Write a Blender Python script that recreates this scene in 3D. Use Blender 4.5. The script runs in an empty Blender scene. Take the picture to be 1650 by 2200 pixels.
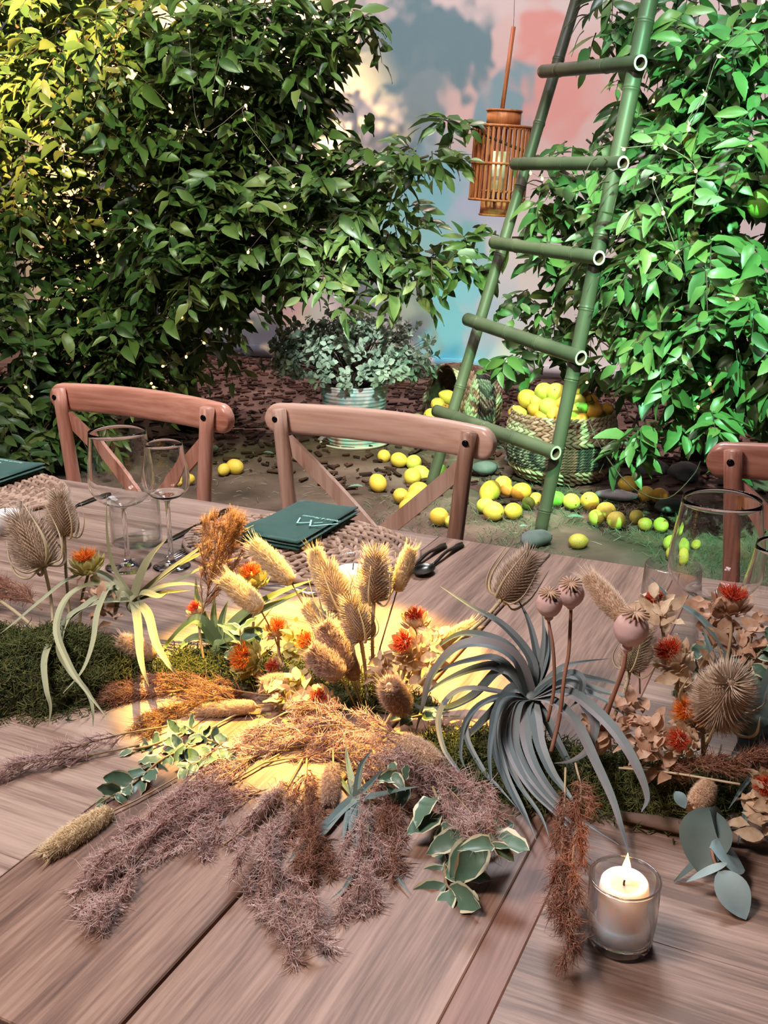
import bpy, math, random
from mathutils import Vector as V, Matrix as M4, Quaternion, noise
SC = bpy.context.scene
COL = SC.collection
R = random.Random(11)
PI = math.pi
# ---------------------------------------------------------------- camera
F_PX, PITCH, YAW, CAM_Z, TT = 2113.0, math.radians(17.64), math.radians(25.4), 1.35, 0.75
cam = bpy.data.cameras.new('camera')
cam.sensor_fit = 'VERTICAL'; cam.sensor_height = 24.0
cam.lens = 24.0 * F_PX / 2200.0
cam.clip_start = .02; cam.clip_end = 60
cam_o = bpy.data.objects.new('camera', cam); COL.objects.link(cam_o)
cam_o.location = (0, 0, CAM_Z)
cam_o.rotation_euler = (PI/2 - PITCH, 0, YAW)
SC.camera = cam_o
vs = SC.view_settings
vs.view_transform = 'Standard'; vs.look = 'None'; vs.gamma = 1.0; vs.exposure = 0.0; vs.use_curve_mapping = False

_F = V((-math.sin(YAW), math.cos(YAW), 0)); _R = V((math.cos(YAW), math.sin(YAW), 0)); _U = V((0, 0, 1))
_fw = _F*math.cos(PITCH) - _U*math.sin(PITCH); _up = _F*math.sin(PITCH) + _U*math.cos(PITCH)
CAM = V((0, 0, CAM_Z))
def ray(px, py):
    return _R*((px-825)/F_PX) - _up*((py-1100)/F_PX) + _fw
def at(px, py, z=None, y=None):
    """world point seen at a photograph pixel, on the plane of height z or of depth y"""
    v = ray(px, py)
    t = (z-CAM_Z)/v.z if z is not None else y/v.y
    return CAM + v*t
def on_plane(px, py, B, n):
    """point on the upright plane through B that contains the horizontal direction n"""
    v = ray(px, py); N = V((-n[1], n[0], 0))
    return CAM + v*((V(B)-CAM).dot(N)/v.dot(N))

# ---------------------------------------------------------------- world and lamps
W = bpy.data.worlds.new('hall'); SC.world = W; W.use_nodes = True
W.node_tree.nodes['Background'].inputs[0].default_value = (.80, .84, 1.0, 1)
W.node_tree.nodes['Background'].inputs[1].default_value = .035

def aim(o, tgt):
    o.rotation_euler = (V(tgt)-o.location).to_track_quat('-Z', 'Y').to_euler()
def lamp(name, kind, loc, tgt, energy, col, size=.1, angle=40, blend=.4, size_y=None):
    l = bpy.data.lights.new(name, kind); o = bpy.data.objects.new(name, l); COL.objects.link(o)
    o.location = loc; aim(o, tgt); l.energy = energy; l.color = col
    if kind == 'SPOT':
        l.spot_size = math.radians(angle); l.spot_blend = blend; l.shadow_soft_size = size
    elif kind == 'AREA':
        l.size = size
        if size_y: l.shape = 'RECTANGLE'; l.size_y = size_y
    else: l.shadow_soft_size = size
    return o
# soft rosy house light over the table
lamp('house_light', 'AREA', (-1.4, -.3, 3.2), (-.7, 1.1, .8), 92, (1, .84, .79), .6)
# cool light from above and behind that rims chair rails and glasses
lamp('cool_top_light', 'AREA', (-1.2, 3.2, 4.0), (-.9, 1.7, .8), 150, (.90, .92, 1.0), .9)
# warm yellow spot on the flowers, from behind and above
lamp('warm_table_spot', 'SPOT', (-1.25, 2.0, 3.4), (-.60, 1.04, .80), 2800, (1, .60, .10), .02, 10.5, .35)
# warm spot on the upper left tree
lamp('warm_tree_spot', 'SPOT', (-2.6, .2, 3.3), (-4.08, 4.2, 2.25), 12500, (1, .63, .25), .04, 30, .9)
# green wash over the left tree and the floor
lamp('green_left_spot', 'SPOT', (-1.3, 1.4, 4.0), (-2.75, 4.5, 1.05), 650, (.70, 1, .42), .05, 46, .8)
# green spot on the right tree and the ladder
lamp('green_right_spot', 'SPOT', (.3, .7, 3.9), (-.62, 4.3, .95), 3000, (.32, 1, .52), .04, 32, .8)
lamp('white_fruit_spot', 'SPOT', (-.3, 1.9, 3.6), (-1.5, 4.6, .2), 760, (1, .90, .68), .05, 30, .7)
lamp('bush_spot', 'SPOT', (-1.1, 2.0, 1.9), (-2.52, 5.0, .62), 1000, (.88, 1, .92), .05, 14, .6)
lamp('ground_soft_light', 'SPOT', (-2.0, 2.2, 4.2), (-2.15, 3.75, 0), 420, (1, .84, .84), .12, 42, .9)

# ---- leaf projector on the backdrop: a stage lamp whose gobo is laid out in wall coordinates (x, z) at y = WALL_Y
WALL_Y = 7.65
def wall_projector(loc, strength, base, blobs, nscale=2.2, namp=.62):
    l = bpy.data.lights.new('leaf_projector', 'SPOT'); o = bpy.data.objects.new('leaf_projector', l); COL.objects.link(o)
    o.location = loc; aim(o, (-3.4, WALL_Y, 1.4)); l.energy = strength; l.spot_size = math.radians(110); l.spot_blend = .3; l.shadow_soft_size = .02
    l.use_nodes = True; nt = l.node_tree; N, L = nt.nodes, nt.links; em = N['Emission']
    def m(op, a, b=0.0, c=None):
        n = N.new('ShaderNodeMath'); n.operation = op
        for i, v in enumerate((a, b) if c is None else (a, b, c)):
            if isinstance(v, (int, float)): n.inputs[i].default_value = v
            else: L.new(v, n.inputs[i])
        return n.outputs[0]
    g = N.new('ShaderNodeNewGeometry'); sx = N.new('ShaderNodeSeparateXYZ'); L.new(g.outputs['Incoming'], sx.inputs[0])
    D = WALL_Y-loc[1]
    u = m('MULTIPLY_ADD', m('DIVIDE', sx.outputs[0], sx.outputs[1]), D, loc[0]); w = m('MULTIPLY_ADD', m('DIVIDE', sx.outputs[2], sx.outputs[1]), D, loc[2])
    cb = N.new('ShaderNodeCombineXYZ'); L.new(u, cb.inputs[0]); L.new(w, cb.inputs[1])
    nz = N.new('ShaderNodeTexNoise'); nz.inputs['Scale'].default_value = nscale; nz.inputs['Detail'].default_value = 5; nz.inputs['Roughness'].default_value = .62
    L.new(cb.outputs[0], nz.inputs['Vector'])
    sub = N.new('ShaderNodeVectorMath'); sub.operation = 'SUBTRACT'; L.new(nz.outputs['Color'], sub.inputs[0]); sub.inputs[1].default_value = (.5, .5, .5)
    sc_ = N.new('ShaderNodeVectorMath'); sc_.operation = 'SCALE'; L.new(sub.outputs[0], sc_.inputs[0]); sc_.inputs['Scale'].default_value = namp
    wv = N.new('ShaderNodeTexVoronoi'); wv.inputs['Scale'].default_value = 6.0; L.new(cb.outputs[0], wv.inputs['Vector'])   # leafy, lobed edges
    s2 = N.new('ShaderNodeVectorMath'); s2.operation = 'SUBTRACT'; L.new(wv.outputs['Position'], s2.inputs[0]); L.new(cb.outputs[0], s2.inputs[1])
    s3 = N.new('ShaderNodeVectorMath'); s3.operation = 'SCALE'; L.new(s2.outputs[0], s3.inputs[0]); s3.inputs['Scale'].default_value = 1.0
    ad = N.new('ShaderNodeVectorMath'); L.new(cb.outputs[0], ad.inputs[0]); L.new(sc_.outputs[0], ad.inputs[1])
    ad2 = N.new('ShaderNodeVectorMath'); L.new(ad.outputs[0], ad2.inputs[0]); L.new(s3.outputs[0], ad2.inputs[1])
    cur = None
    for (px, py, rx, rz, soft, col) in blobs:
        c = at(px, py, y=WALL_Y)
        mp = N.new('ShaderNodeMapping'); mp.inputs['Location'].default_value = (-c.x/rx, -c.z/rz, 0); mp.inputs['Scale'].default_value = (1/rx, 1/rz, 0)
        L.new(ad2.outputs[0], mp.inputs[0])
        ln = N.new('ShaderNodeVectorMath'); ln.operation = 'LENGTH'; L.new(mp.outputs[0], ln.inputs[0])
        mr = N.new('ShaderNodeMapRange'); mr.interpolation_type = 'SMOOTHSTEP'; L.new(ln.outputs['Value'], mr.inputs[0])
        mr.inputs[1].default_value = 1+soft; mr.inputs[2].default_value = 1-soft
        mx = N.new('ShaderNodeMix'); mx.data_type = 'RGBA'; L.new(mr.outputs[0], mx.inputs[0])
        if cur is None: mx.inputs[6].default_value = (*base, 1)
        else: L.new(cur, mx.inputs[6])
        mx.inputs[7].default_value = (*col, 1); cur = mx.outputs[2]
    L.new(cur, em.inputs[0])
    fo = N.new('ShaderNodeLightFalloff'); fo.inputs[0].default_value = 1.0; L.new(fo.outputs['Constant'], em.inputs[1])
    return o
TEAL, CORAL, CYAN, DUSK, ROSE, LAV = (.13, .25, .30), (.92, .34, .30), (.02, .60, .80), (.07, .07, .10), (.80, .48, .48), (.50, .50, .70)
PALE = (.20, .52, .62)
wall_projector((-3.2, 4.6, 5.4), 50, (.88, .64, .62), [
    (1160, 250, .9, .55, .5, (.88, .50, .46)), (1165, 110, .16, .30, .3, CORAL), (1200, 200, .30, .22, .4, CORAL),
    (880, 110, .34, .30, .35, TEAL), (960, 90, .34, .22, .35, TEAL), (850, 40, .22, .16, .4, TEAL), (900, 230, .26, .30, .4, (.22, .30, .33)),
    (700, 280, .16, .34, .3, (.30, .22, .23)), (800, 300, .12, .22, .3, (.26, .25, .27)), (1090, 240, .18, .26, .35, (.20, .36, .42)),
    (810, 130, .14, .20, .25, TEAL), (1010, 150, .12, .18, .25, TEAL), (930, 30, .10, .16, .25, TEAL), (870, 320, .16, .22, .3, (.16, .20, .24)), (760, 210, .14, .22, .3, (.24, .24, .27)), (1120, 60, .07, .10, .2, CORAL), (1195, 55, .07, .10, .2, CORAL),
    (930, 360, .35, .20, .5, PALE), (900, 470, .55, .35, .5, PALE), (1020, 480, .20, .30, .5, LAV), (800, 560, .45, .26, .5, (.16, .42, .47)), (700, 560, .30, .3, .5, (.50, .30, .30)),
    (820, 640, .40, .22, .4, (.20, .22, .26)), (560, 740, .95, .32, .4, DUSK), (620, 670, .13, .22, .4, (.80, .40, .36)),
    (1000, 580, .26, .26, .4, (.10, .45, .52)), (930, 690, .24, .34, .3, (.12, .17, .21)), (990, 730, .30, .33, .3, CYAN), (1010, 640, .22, .10, .4, CYAN), (1085, 700, .26, .45, .5, LAV), (1130, 760, .22, .16, .5, (.85, .60, .60)),
    (1270, 560, .6, .8, .4, (.85, .62, .60)), (150, 400, 1.5, 2.2, .35, (.06, .08, .11))])

# ---------------------------------------------------------------- helpers
ORG = {}
def idp(o, label=None, cat=None, group=None, kind=None):
    if label: o['label'] = label
    if cat: o['category'] = cat
    if group: o['group'] = group
    if kind: o['kind'] = kind
    return o
def thing(name, label, cat, loc=(0, 0, 0), group=None):
    o = bpy.data.objects.new(name, None); COL.objects.link(o); o.location = loc; o.empty_display_size = .05
    ORG[o.name] = V(loc)
    return idp(o, label, cat, group)
def put(name, me, parent=None, mtx=None):
    o = bpy.data.objects.new(name, me); COL.objects.link(o)
    if parent is not None: o.parent = parent
    if mtx is not None: o.matrix_local = mtx
    return o
def frames(pts):
    P = [V(p) for p in pts]; T = []
    for i in range(len(P)):
        t = P[min(i+1, len(P)-1)]-P[max(i-1, 0)]
        T.append(t.normalized() if t.length > 1e-9 else V((0, 0, 1)))
    a = V((0, 0, 1)) if abs(T[0].z) < .9 else V((1, 0, 0))
    n = (a-T[0]*a.dot(T[0])).normalized(); out = []
    for t in T:
        n = n-t*n.dot(t)
        n = n.normalized() if n.length > 1e-6 else t.orthogonal().normalized()
        out.append((t, n, t.cross(n)))
    return P, out
def spline(pts, k=5):
    P = [V(p) for p in pts]
    if len(P) < 3: return [P[0].lerp(P[-1], i/k) for i in range(k+1)]
    Q = [P[0]*2-P[1]]+P+[P[-1]*2-P[-2]]; out = []
    for i in range(1, len(Q)-2):
        a, b, c, d = Q[i-1:i+3]
        for j in range(k):
            t = j/k
            out.append(.5*((2*b)+(c-a)*t+(2*a-5*b+4*c-d)*t*t+(3*b-a-3*c+d)*t**3))
    return out+[P[-1]]
def lin(r, i, n):
    if isinstance(r, (int, float)): return r
    x = i/max(n-1, 1)*(len(r)-1); k = min(int(x), len(r)-2)
    return r[k]+(r[k+1]-r[k])*(x-k)
class MB:
    def __init__(s): s.v, s.f, s.m = [], [], []
    def add(s, vs, fs, mi=0):
        k = len(s.v); s.v.extend(vs); s.f.extend([tuple(i+k for i in f) for f in fs]); s.m.extend([mi]*len(fs))
    def tube(s, pts, r, n=6, mi=0, cap=True, flat=1.0):
        P, fr = frames(pts); N = len(P); vs, fs = [], []
        for i, (p, (t, a, b)) in enumerate(zip(P, fr)):
            q = lin(r, i, N)
            for j in range(n):
                c = 2*PI*j/n; vs.append(p+a*(q*math.cos(c)*flat)+b*(q*math.sin(c)))
        for i in range(N-1):
            for j in range(n):
                k = (j+1) % n; fs.append((i*n+j, i*n+k, (i+1)*n+k, (i+1)*n+j))
        if cap: fs += [tuple(range(n-1, -1, -1)), tuple((N-1)*n+j for j in range(n))]
        s.add(vs, fs, mi)
    def strand(s, pts, w, mi=0):
        """three-sided tapering hair along pts"""
        P, fr = frames(pts); N = len(P); vs, fs = [], []
        for i in range(N-1):
            p, (t, a, b) = P[i], fr[i]; q = w*(1-i/(N-1)*.7)
            for j in range(3):
                c = 2*PI*j/3; vs.append(p+a*(q*math.cos(c))+b*(q*math.sin(c)))
        for i in range(N-2):
            for j in range(3):
                k = (j+1) % 3; fs.append((i*3+j, i*3+k, i*3+3+k, i*3+3+j))
        vs.append(P[-1]); e = len(vs)-1
        for j in range(3): fs.append(((N-2)*3+j, (N-2)*3+(j+1) % 3, e))
        s.add(vs, fs, mi)
    def blade(s, pts, w, up=V((0, 0, 1)), th=.12, chan=.35, mi=0):
        """long tapering leaf with a channelled cross section"""
        P, fr = frames(pts); N = len(P); vs, fs = [], []
        side0 = None
        for i in range(N):
            t = fr[i][0]; side = t.cross(up)
            if side.length < .15: side = side0 if side0 is not None else t.orthogonal()
            side = side.normalized()
            if side0 is not None and side.dot(side0) < 0: side = -side
            side0 = side; nn = side.cross(t).normalized(); q = lin(w, i, N)*.5
            vs += [P[i]-side*q+nn*q*chan, P[i]+nn*q*th*.5, P[i]+side*q+nn*q*chan, P[i]-nn*q*th*1.5]
        for i in range(N-1):
            for j in range(4):
                k = (j+1) % 4; fs.append((i*4+j, i*4+k, i*4+4+k, i*4+4+j))
        fs += [(3, 2, 1, 0), tuple((N-1)*4+j for j in range(4))]
        s.add(vs, fs, mi)
    def lathe(s, prof, mtx=M4(), n=24, mi=0):
        vs, fs = [], []
        for r, z in prof:
            for j in range(n):
                c = 2*PI*j/n; vs.append(mtx @ V((r*math.cos(c), r*math.sin(c), z)))
        for i in range(len(prof)-1):
            for j in range(n):
                k = (j+1) % n; fs.append((i*n+j, i*n+k, (i+1)*n+k, (i+1)*n+j))
        s.add(vs, fs, mi)
    def ell(s, c, rx, ry, rz, mtx=None, nu=10, nv=6, mi=0):
        vs, fs = [], []; c = V(c); X = mtx or M4()
        X3 = X.to_3x3()
        for i in range(nv+1):
            th = PI*i/nv
            for j in range(nu):
                ph = 2*PI*j/nu; vs.append(c+X3 @ V((rx*math.sin(th)*math.cos(ph), ry*math.sin(th)*math.sin(ph), rz*math.cos(th))))
        for i in range(nv):
            for j in range(nu):
                k = (j+1) % nu; fs.append((i*nu+j, (i+1)*nu+j, (i+1)*nu+k, i*nu+k))
        s.add(vs, fs, mi)
    def board(s, x0, x1, y0, y1, z0, z1, ch=.003, mi=0):
        vs = [V(p) for p in ((x0, y0, z0), (x1, y0, z0), (x1, y1, z0), (x0, y1, z0), (x0, y0, z1-ch), (x1, y0, z1-ch), (x1, y1, z1-ch), (x0, y1, z1-ch),
                             (x0+ch, y0+ch, z1), (x1-ch, y0+ch, z1), (x1-ch, y1-ch, z1), (x0+ch, y1-ch, z1))]
        fs = [(3, 2, 1, 0), (8, 9, 10, 11)]
        for a in (0, 4):
            for j in range(4):
                k = (j+1) % 4; fs.append((a+j, a+k, a+4+k, a+4+j))
        s.add(vs, fs, mi)
    def xf(s, mtx):
        s.v = [mtx @ p for p in s.v]; return s
    def mesh(s, name, mats, org=V((0, 0, 0)), smooth=True):
        me = bpy.data.meshes.new(name)
        me.from_pydata([(p[0]-org[0], p[1]-org[1], p[2]-org[2]) for p in s.v], [], s.f)
        for m_ in (mats if isinstance(mats, (list, tuple)) else [mats]): me.materials.append(m_)
        me.polygons.foreach_set('material_index', s.m)
        me.polygons.foreach_set('use_smooth', [smooth]*len(s.f)); me.update()
        return me
    def build(s, name, mats, parent=None, smooth=True, org=None, kind=None):
        """links the shape, given in world coordinates, as one object"""
        g = parent; o0 = V((0, 0, 0))
        if parent is not None: o0 = ORG.get(parent.name, o0)
        if org is None: org = o0
        me_ = s.mesh(name, mats, org, bool(smooth))
        if smooth == 'sharp': me_.set_sharp_from_angle(angle=.7)
        o = put(name, me_, parent)
        if parent is None: o.location = org
        elif (V(org)-o0).length > 0: o.location = V(org)-o0
        ORG[o.name] = V(org)
        if kind: o['kind'] = kind
        return o
def rot_to(d, roll=0.0):
    """rotation whose local z points along d"""
    return (V(d).to_track_quat('Z', 'Y').to_matrix() @ M4.Rotation(roll, 3, 'Z')).to_4x4()
def leaf_rot(d, up):
    """local y along d, local z near up"""
    y = V(d).normalized(); z = V(up)-y*V(up).dot(y)
    z = z.normalized() if z.length > 1e-5 else y.orthogonal().normalized()
    x = y.cross(z)
    return M4(((x.x, y.x, z.x), (x.y, y.y, z.y), (x.z, y.z, z.z))).to_4x4()
def rnd(a, b): return R.uniform(a, b)
def rdir():
    while True:
        v = V((rnd(-1, 1), rnd(-1, 1), rnd(-1, 1)))
        if .05 < v.length < 1: return v.normalized()

# ---------------------------------------------------------------- materials
def mat(name, cols, rough=.6, scale=8., stretch=(1, 1, 1), det=4, bump=0., bscale=60., island=0., transl=0., trans=0., ior=1.45, metal=0., spec=.4, emit=0., contrast=1., objrand=0., sheen=0., sss=0.):
    m = bpy.data.materials.new(name); m.use_nodes = True; N, L = m.node_tree.nodes, m.node_tree.links
    b = N['Principled BSDF']; b.inputs['Roughness'].default_value = rough; b.inputs['Metallic'].default_value = metal
    b.inputs['Specular IOR Level'].default_value = spec; b.inputs['IOR'].default_value = ior
    b.inputs['Transmission Weight'].default_value = trans; b.inputs['Sheen Weight'].default_value = sheen
    if sss: b.inputs['Subsurface Weight'].default_value = sss; b.inputs['Subsurface Scale'].default_value = 1.0; b.inputs['Subsurface Radius'].default_value = (.02, .012, .008)
    col = None
    if len(cols) > 1:
        tc = N.new('ShaderNodeTexCoord'); mp = N.new('ShaderNodeMapping'); mp.inputs['Scale'].default_value = stretch
        L.new(tc.outputs['Object'], mp.inputs[0]); vec = mp.outputs[0]
        nz = N.new('ShaderNodeTexNoise'); nz.inputs['Scale'].default_value = scale; nz.inputs['Detail'].default_value = det
        if objrand:
            oi = N.new('ShaderNodeObjectInfo'); vm = N.new('ShaderNodeVectorMath'); vm.operation = 'MULTIPLY_ADD'
            L.new(oi.outputs['Random'], vm.inputs[0]); vm.inputs[1].default_value = (31, 17, 47); L.new(vec, vm.inputs[2]); vec = vm.outputs[0]
        L.new(vec, nz.inputs['Vector'])
        mr = N.new('ShaderNodeMapRange'); mr.inputs[1].default_value = .5-.22/contrast; mr.inputs[2].default_value = .5+.22/contrast
        L.new(nz.outputs['Fac'], mr.inputs[0]); fac = mr.outputs[0]
        if island or objrand:
            if island: gi = N.new('ShaderNodeNewGeometry'); ro = gi.outputs['Random Per Island']; amt = island
            else: ro = oi.outputs['Random']; amt = objrand
            mx = N.new('ShaderNodeMix'); mx.inputs[0].default_value = amt; L.new(fac, mx.inputs[2]); L.new(ro, mx.inputs[3]); fac = mx.outputs[0]
        cr = N.new('ShaderNodeValToRGB'); L.new(fac, cr.inputs[0]); e = cr.color_ramp.elements
        while len(e) < len(cols): e.new(.5)
        for i, c in enumerate(cols): e[i].position = i/(len(cols)-1); e[i].color = (*c, 1)
        col = cr.outputs[0]; L.new(col, b.inputs['Base Color'])
    else: b.inputs['Base Color'].default_value = (*cols[0], 1)
    if bump:
        bz = N.new('ShaderNodeTexNoise'); bz.inputs['Scale'].default_value = bscale; bz.inputs['Detail'].default_value = 3
        tc2 = N.new('ShaderNodeTexCoord'); mp2 = N.new('ShaderNodeMapping'); mp2.inputs['Scale'].default_value = stretch; L.new(tc2.outputs['Object'], mp2.inputs[0]); L.new(mp2.outputs[0], bz.inputs['Vector'])
        bp = N.new('ShaderNodeBump'); bp.inputs['Strength'].default_value = bump; bp.inputs['Distance'].default_value = .004
        L.new(bz.outputs['Fac'], bp.inputs['Height']); L.new(bp.outputs[0], b.inputs['Normal'])
    if emit: b.inputs['Emission Strength'].default_value = emit; b.inputs['Emission Color'].default_value = (*cols[0], 1)
    if transl:
        t = N.new('ShaderNodeBsdfTranslucent'); ms = N.new('ShaderNodeMixShader'); ms.inputs[0].default_value = transl
        if col is not None: L.new(col, t.inputs[0])
        else: t.inputs[0].default_value = (*cols[0], 1)
        L.new(b.outputs[0], ms.inputs[1]); L.new(t.outputs[0], ms.inputs[2]); L.new(ms.outputs[0], N['Material Output'].inputs[0])
    return m
def wood(name, cols, axis, rough=.5, fine=300., broad=20., offs=1.0, spec=.35, bump=.12):
    """grain along one axis: broad bands, fine streaks, wavy figure; every plank its own stretch of it"""
    m = bpy.data.materials.new(name); m.use_nodes = True; N, L = m.node_tree.nodes, m.node_tree.links; b = N['Principled BSDF']
    b.inputs['Roughness'].default_value = rough; b.inputs['Specular IOR Level'].default_value = spec
    tc = N.new('ShaderNodeTexCoord'); oi = N.new('ShaderNodeObjectInfo'); vm = N.new('ShaderNodeVectorMath'); vm.operation = 'MULTIPLY_ADD'
    L.new(oi.outputs['Random'], vm.inputs[0]); vm.inputs[1].default_value = (7*offs, 9*offs, 5*offs); L.new(tc.outputs['Object'], vm.inputs[2])
    st = [1, 1, 1]; st[axis] = .05
    mp = N.new('ShaderNodeMapping'); mp.inputs['Scale'].default_value = st; L.new(vm.outputs[0], mp.inputs[0])
    def nz(s, d, dist=0.0):
        n = N.new('ShaderNodeTexNoise'); n.inputs['Scale'].default_value = s; n.inputs['Detail'].default_value = d; n.inputs['Distortion'].default_value = dist; L.new(mp.outputs[0], n.inputs['Vector']); return n.outputs['Fac']
    def mix(f, a, c):
        n = N.new('ShaderNodeMix'); n.inputs[0].default_value = f; L.new(a, n.inputs[2]); L.new(c, n.inputs[3]); return n.outputs[0]
    A, B_ = nz(broad, 3, 1.4), nz(fine, 4)
    k = mix(.40, A, B_); k = mix(.12, k, oi.outputs['Random'])
    mr = N.new('ShaderNodeMapRange'); mr.inputs[1].default_value = .36; mr.inputs[2].default_value = .63; L.new(k, mr.inputs[0])
    cr = N.new('ShaderNodeValToRGB'); L.new(mr.outputs[0], cr.inputs[0]); e = cr.color_ramp.elements
    while len(e) < len(cols): e.new(.5)
    for i, c in enumerate(cols): e[i].position = i/(len(cols)-1); e[i].color = (*c, 1)
    L.new(cr.outputs[0], b.inputs['Base Color'])
    bp = N.new('ShaderNodeBump'); bp.inputs['Strength'].default_value = bump; bp.inputs['Distance'].default_value = .002; L.new(B_, bp.inputs['Height']); L.new(bp.outputs[0], b.inputs['Normal'])
    return m
# ================================================================ setting
m_soil = mat('soil', [(.034, .020, .015), (.11, .068, .056), (.21, .145, .122)], .95, 3.2, bump=.9, bscale=34, det=9, contrast=.8)
m_cloth_wall = mat('backdrop_cloth', [(.80, .80, .80)], .9, spec=.1)
gx0, gx1, gy0, gy1, nx, ny = -14.0, 3.5, -1.5, 7.75, 230, 130
mb = MB()
def gz(x, y):
    return .03*(noise.noise(V((x*1.3, y*1.3, 0))))+.016*noise.noise(V((x*7, y*7, 3)))-.02
vs = []
for j in range(ny+1):
    for i in range(nx+1):
        x = gx0+(gx1-gx0)*i/nx; y = gy0+(gy1-gy0)*j/ny; vs.append(V((x, y, gz(x, y))))
mb.add(vs, [(j*(nx+1)+i, j*(nx+1)+i+1, (j+1)*(nx+1)+i+1, (j+1)*(nx+1)+i) for j in range(ny) for i in range(nx)])
ground = idp(mb.build('ground', m_soil), kind='structure')
mb = MB(); vs = []; NX = 100
for j in range(16):
    for i in range(NX+1):
        x = -14.2+17.8*i/NX; z = -.02+5.2*j/15
        vs.append(V((x, WALL_Y+.012*math.sin(x*3.1)+.006*math.sin(x*9+z)*(1-j/16), z)))
mb.add(vs, [(j*(NX+1)+i, j*(NX+1)+i+1, (j+1)*(NX+1)+i+1, (j+1)*(NX+1)+i) for j in range(15) for i in range(NX)])
wall = idp(mb.build('wall_back', m_cloth_wall), kind='structure')
mb = MB(); mb.board(-14.2, 3.6, WALL_Y-.035, WALL_Y-.012, .0, .09, .004)
idp(mb.build('baseboard_back', mat('hem', [(.62, .64, .68)], .8)), kind='structure')

# bark chips and litter: uncountable, joined
m_bark = mat('bark_chips', [(.015, .007, .005), (.045, .016, .010), (.08, .036, .024)], .9, 20, island=.9)
mb = MB()
for i in range(4200):
    x, y = rnd(-6.5, 0), rnd(5.2, 7.5)
    if R.random() < .25: y = rnd(4.2, 5.4)
    s = rnd(.010, .042); X = M4.Translation((x, y, gz(x, y)+.012)) @ M4.Rotation(rnd(0, 6.3), 4, 'Z') @ M4.Rotation(rnd(-.5, .5), 4, 'X')
    k = len(mb.v); mb.board(-s, s, -s*.3, s*.3, -.004, .006, .003)
    mb.v[k:] = [X @ p for p in mb.v[k:]]
idp(mb.build('bark_mulch', m_bark, org=V((-3, 6.4, 0))), 'dark red brown bark chips scattered along the backdrop', 'mulch', kind='stuff')
m_litter = mat('litter', [(.10, .075, .06), (.22, .19, .16), (.30, .28, .25), (.06, .045, .04)], .85, 20, island=.95)
mb = MB()
for i in range(2600):
    x, y = rnd(-4.5, .4), rnd(1.9, 5.6); p = V((x, y, gz(x, y)+rnd(.003, .012))); a = rnd(0, 6.3); l = rnd(.015, .085)
    d = V((math.cos(a), math.sin(a), rnd(-.1, .2))); q = p+d*l
    mb.strand([p, p.lerp(q, .5)+V((0, 0, rnd(0, .012)))+rdir()*.006, q], rnd(.0008, .0022))
idp(mb.build('straw_litter', m_litter, org=V((-2, 3.6, 0))), 'dry straw and twig litter strewn over the dark soil', 'straw', kind='stuff')
m_grass = mat('dry_grass', [(.05, .09, .05), (.13, .18, .10), (.24, .26, .16)], .8, 20, island=.9, transl=.2)
mb = MB()
for i in range(17000):
    x, y = rnd(-2.0, .7), rnd(1.9, 4.6)
    if x < -1.3 and R.random() < .6: continue
    if noise.noise(V((x*2.2, y*2.2, 7))) < -.12: continue
    p = V((x, y, gz(x, y)-.004)); a = rnd(0, 6.3); l = rnd(.03, .09); d = V((math.cos(a), math.sin(a), rnd(.15, .9))).normalized()
    q = p+d*l; mb.strand([p, p+d*l*.5+V((0, 0, l*.15)), q+V((0, 0, -l*.2))], rnd(.0009, .0019))
idp(mb.build('grass', m_grass, org=V((-.6, 3.2, 0))), 'thin dry green grass on the soil in front of the ladder', 'grass', kind='stuff')

# ================================================================ tables
wc = [(.105, .058, .040), (.195, .113, .080), (.29, .18, .13), (.37, .24, .18)]
w_x = wood('table_wood_lengthwise', [(.135, .086, .064), (.23, .152, .117), (.325, .23, .18), (.39, .285, .225)], 0); w_y = wood('table_wood_crosswise', wc, 1)
w_red = wood('table_wood_reddish', [(.10, .046, .031), (.19, .092, .063), (.28, .148, .105)], 1)
w_leg = wood('table_leg_wood', wc, 2)
YB, YF = 1.613, .418
def make_table(name, label, x0, x1, ends, fields):
    t = thing(name, label, 'table', ((x0+x1)/2, (YB+YF)/2, 0), 'dining tables pushed end to end')
    for a, b, m_ in ends:
        k = MB(); k.board(a+.0002, b-.0002, YF, YB, TT-.034, TT-rnd(0, .0003), .0012); k.build('end_plank', m_, t, smooth=False)
    fx0, fx1, n = fields
    for i in range(n):
        a, b = YF+(YB-YF)*i/n, YF+(YB-YF)*(i+1)/n
        k = MB(); k.board(fx0+.0003, fx1-.0003, a+.0001, b-.0001, TT-.034, TT-rnd(0, .0002), .0005); k.build('plank', w_x, t, smooth=False)
    k = MB()
    for (a, b, c, d) in ((x0+.08, x1-.08, YF+.07, YF+.095), (x0+.08, x1-.08, YB-.095, YB-.07), (x0+.08, x0+.105, YF+.07, YB-.07), (x1-.105, x1-.08, YF+.07, YB-.07)):
        k.board(a, b, c, d, TT-.13, TT-.035)
    k.build('apron', w_x, t, smooth=False)
    for lx in (x0+.10, x1-.10):
        for ly in (YF+.10, YB-.10):
            k = MB(); k.board(lx-.04, lx+.04, ly-.04, ly+.04, -.03, TT-.036); k.build('leg', w_leg, t, smooth=False)
make_table('dining_table', 'long wooden plank table set with both green napkins and the two clear stemmed glasses', -2.55, -.4385,
           [(-.652, -.4385, w_y), (-2.55, -2.43, w_y), (-2.43, -2.33, w_y)], (-2.33, -.652, 8))
make_table('dining_table', 'wooden plank table carrying the lit candle, its end butted against the long table', -.4355, 1.7,
           [(-.4355, -.219, w_y), (-.219, -.184, w_red), (1.6, 1.7, w_y)], (-.184, 1.6, 8))

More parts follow.
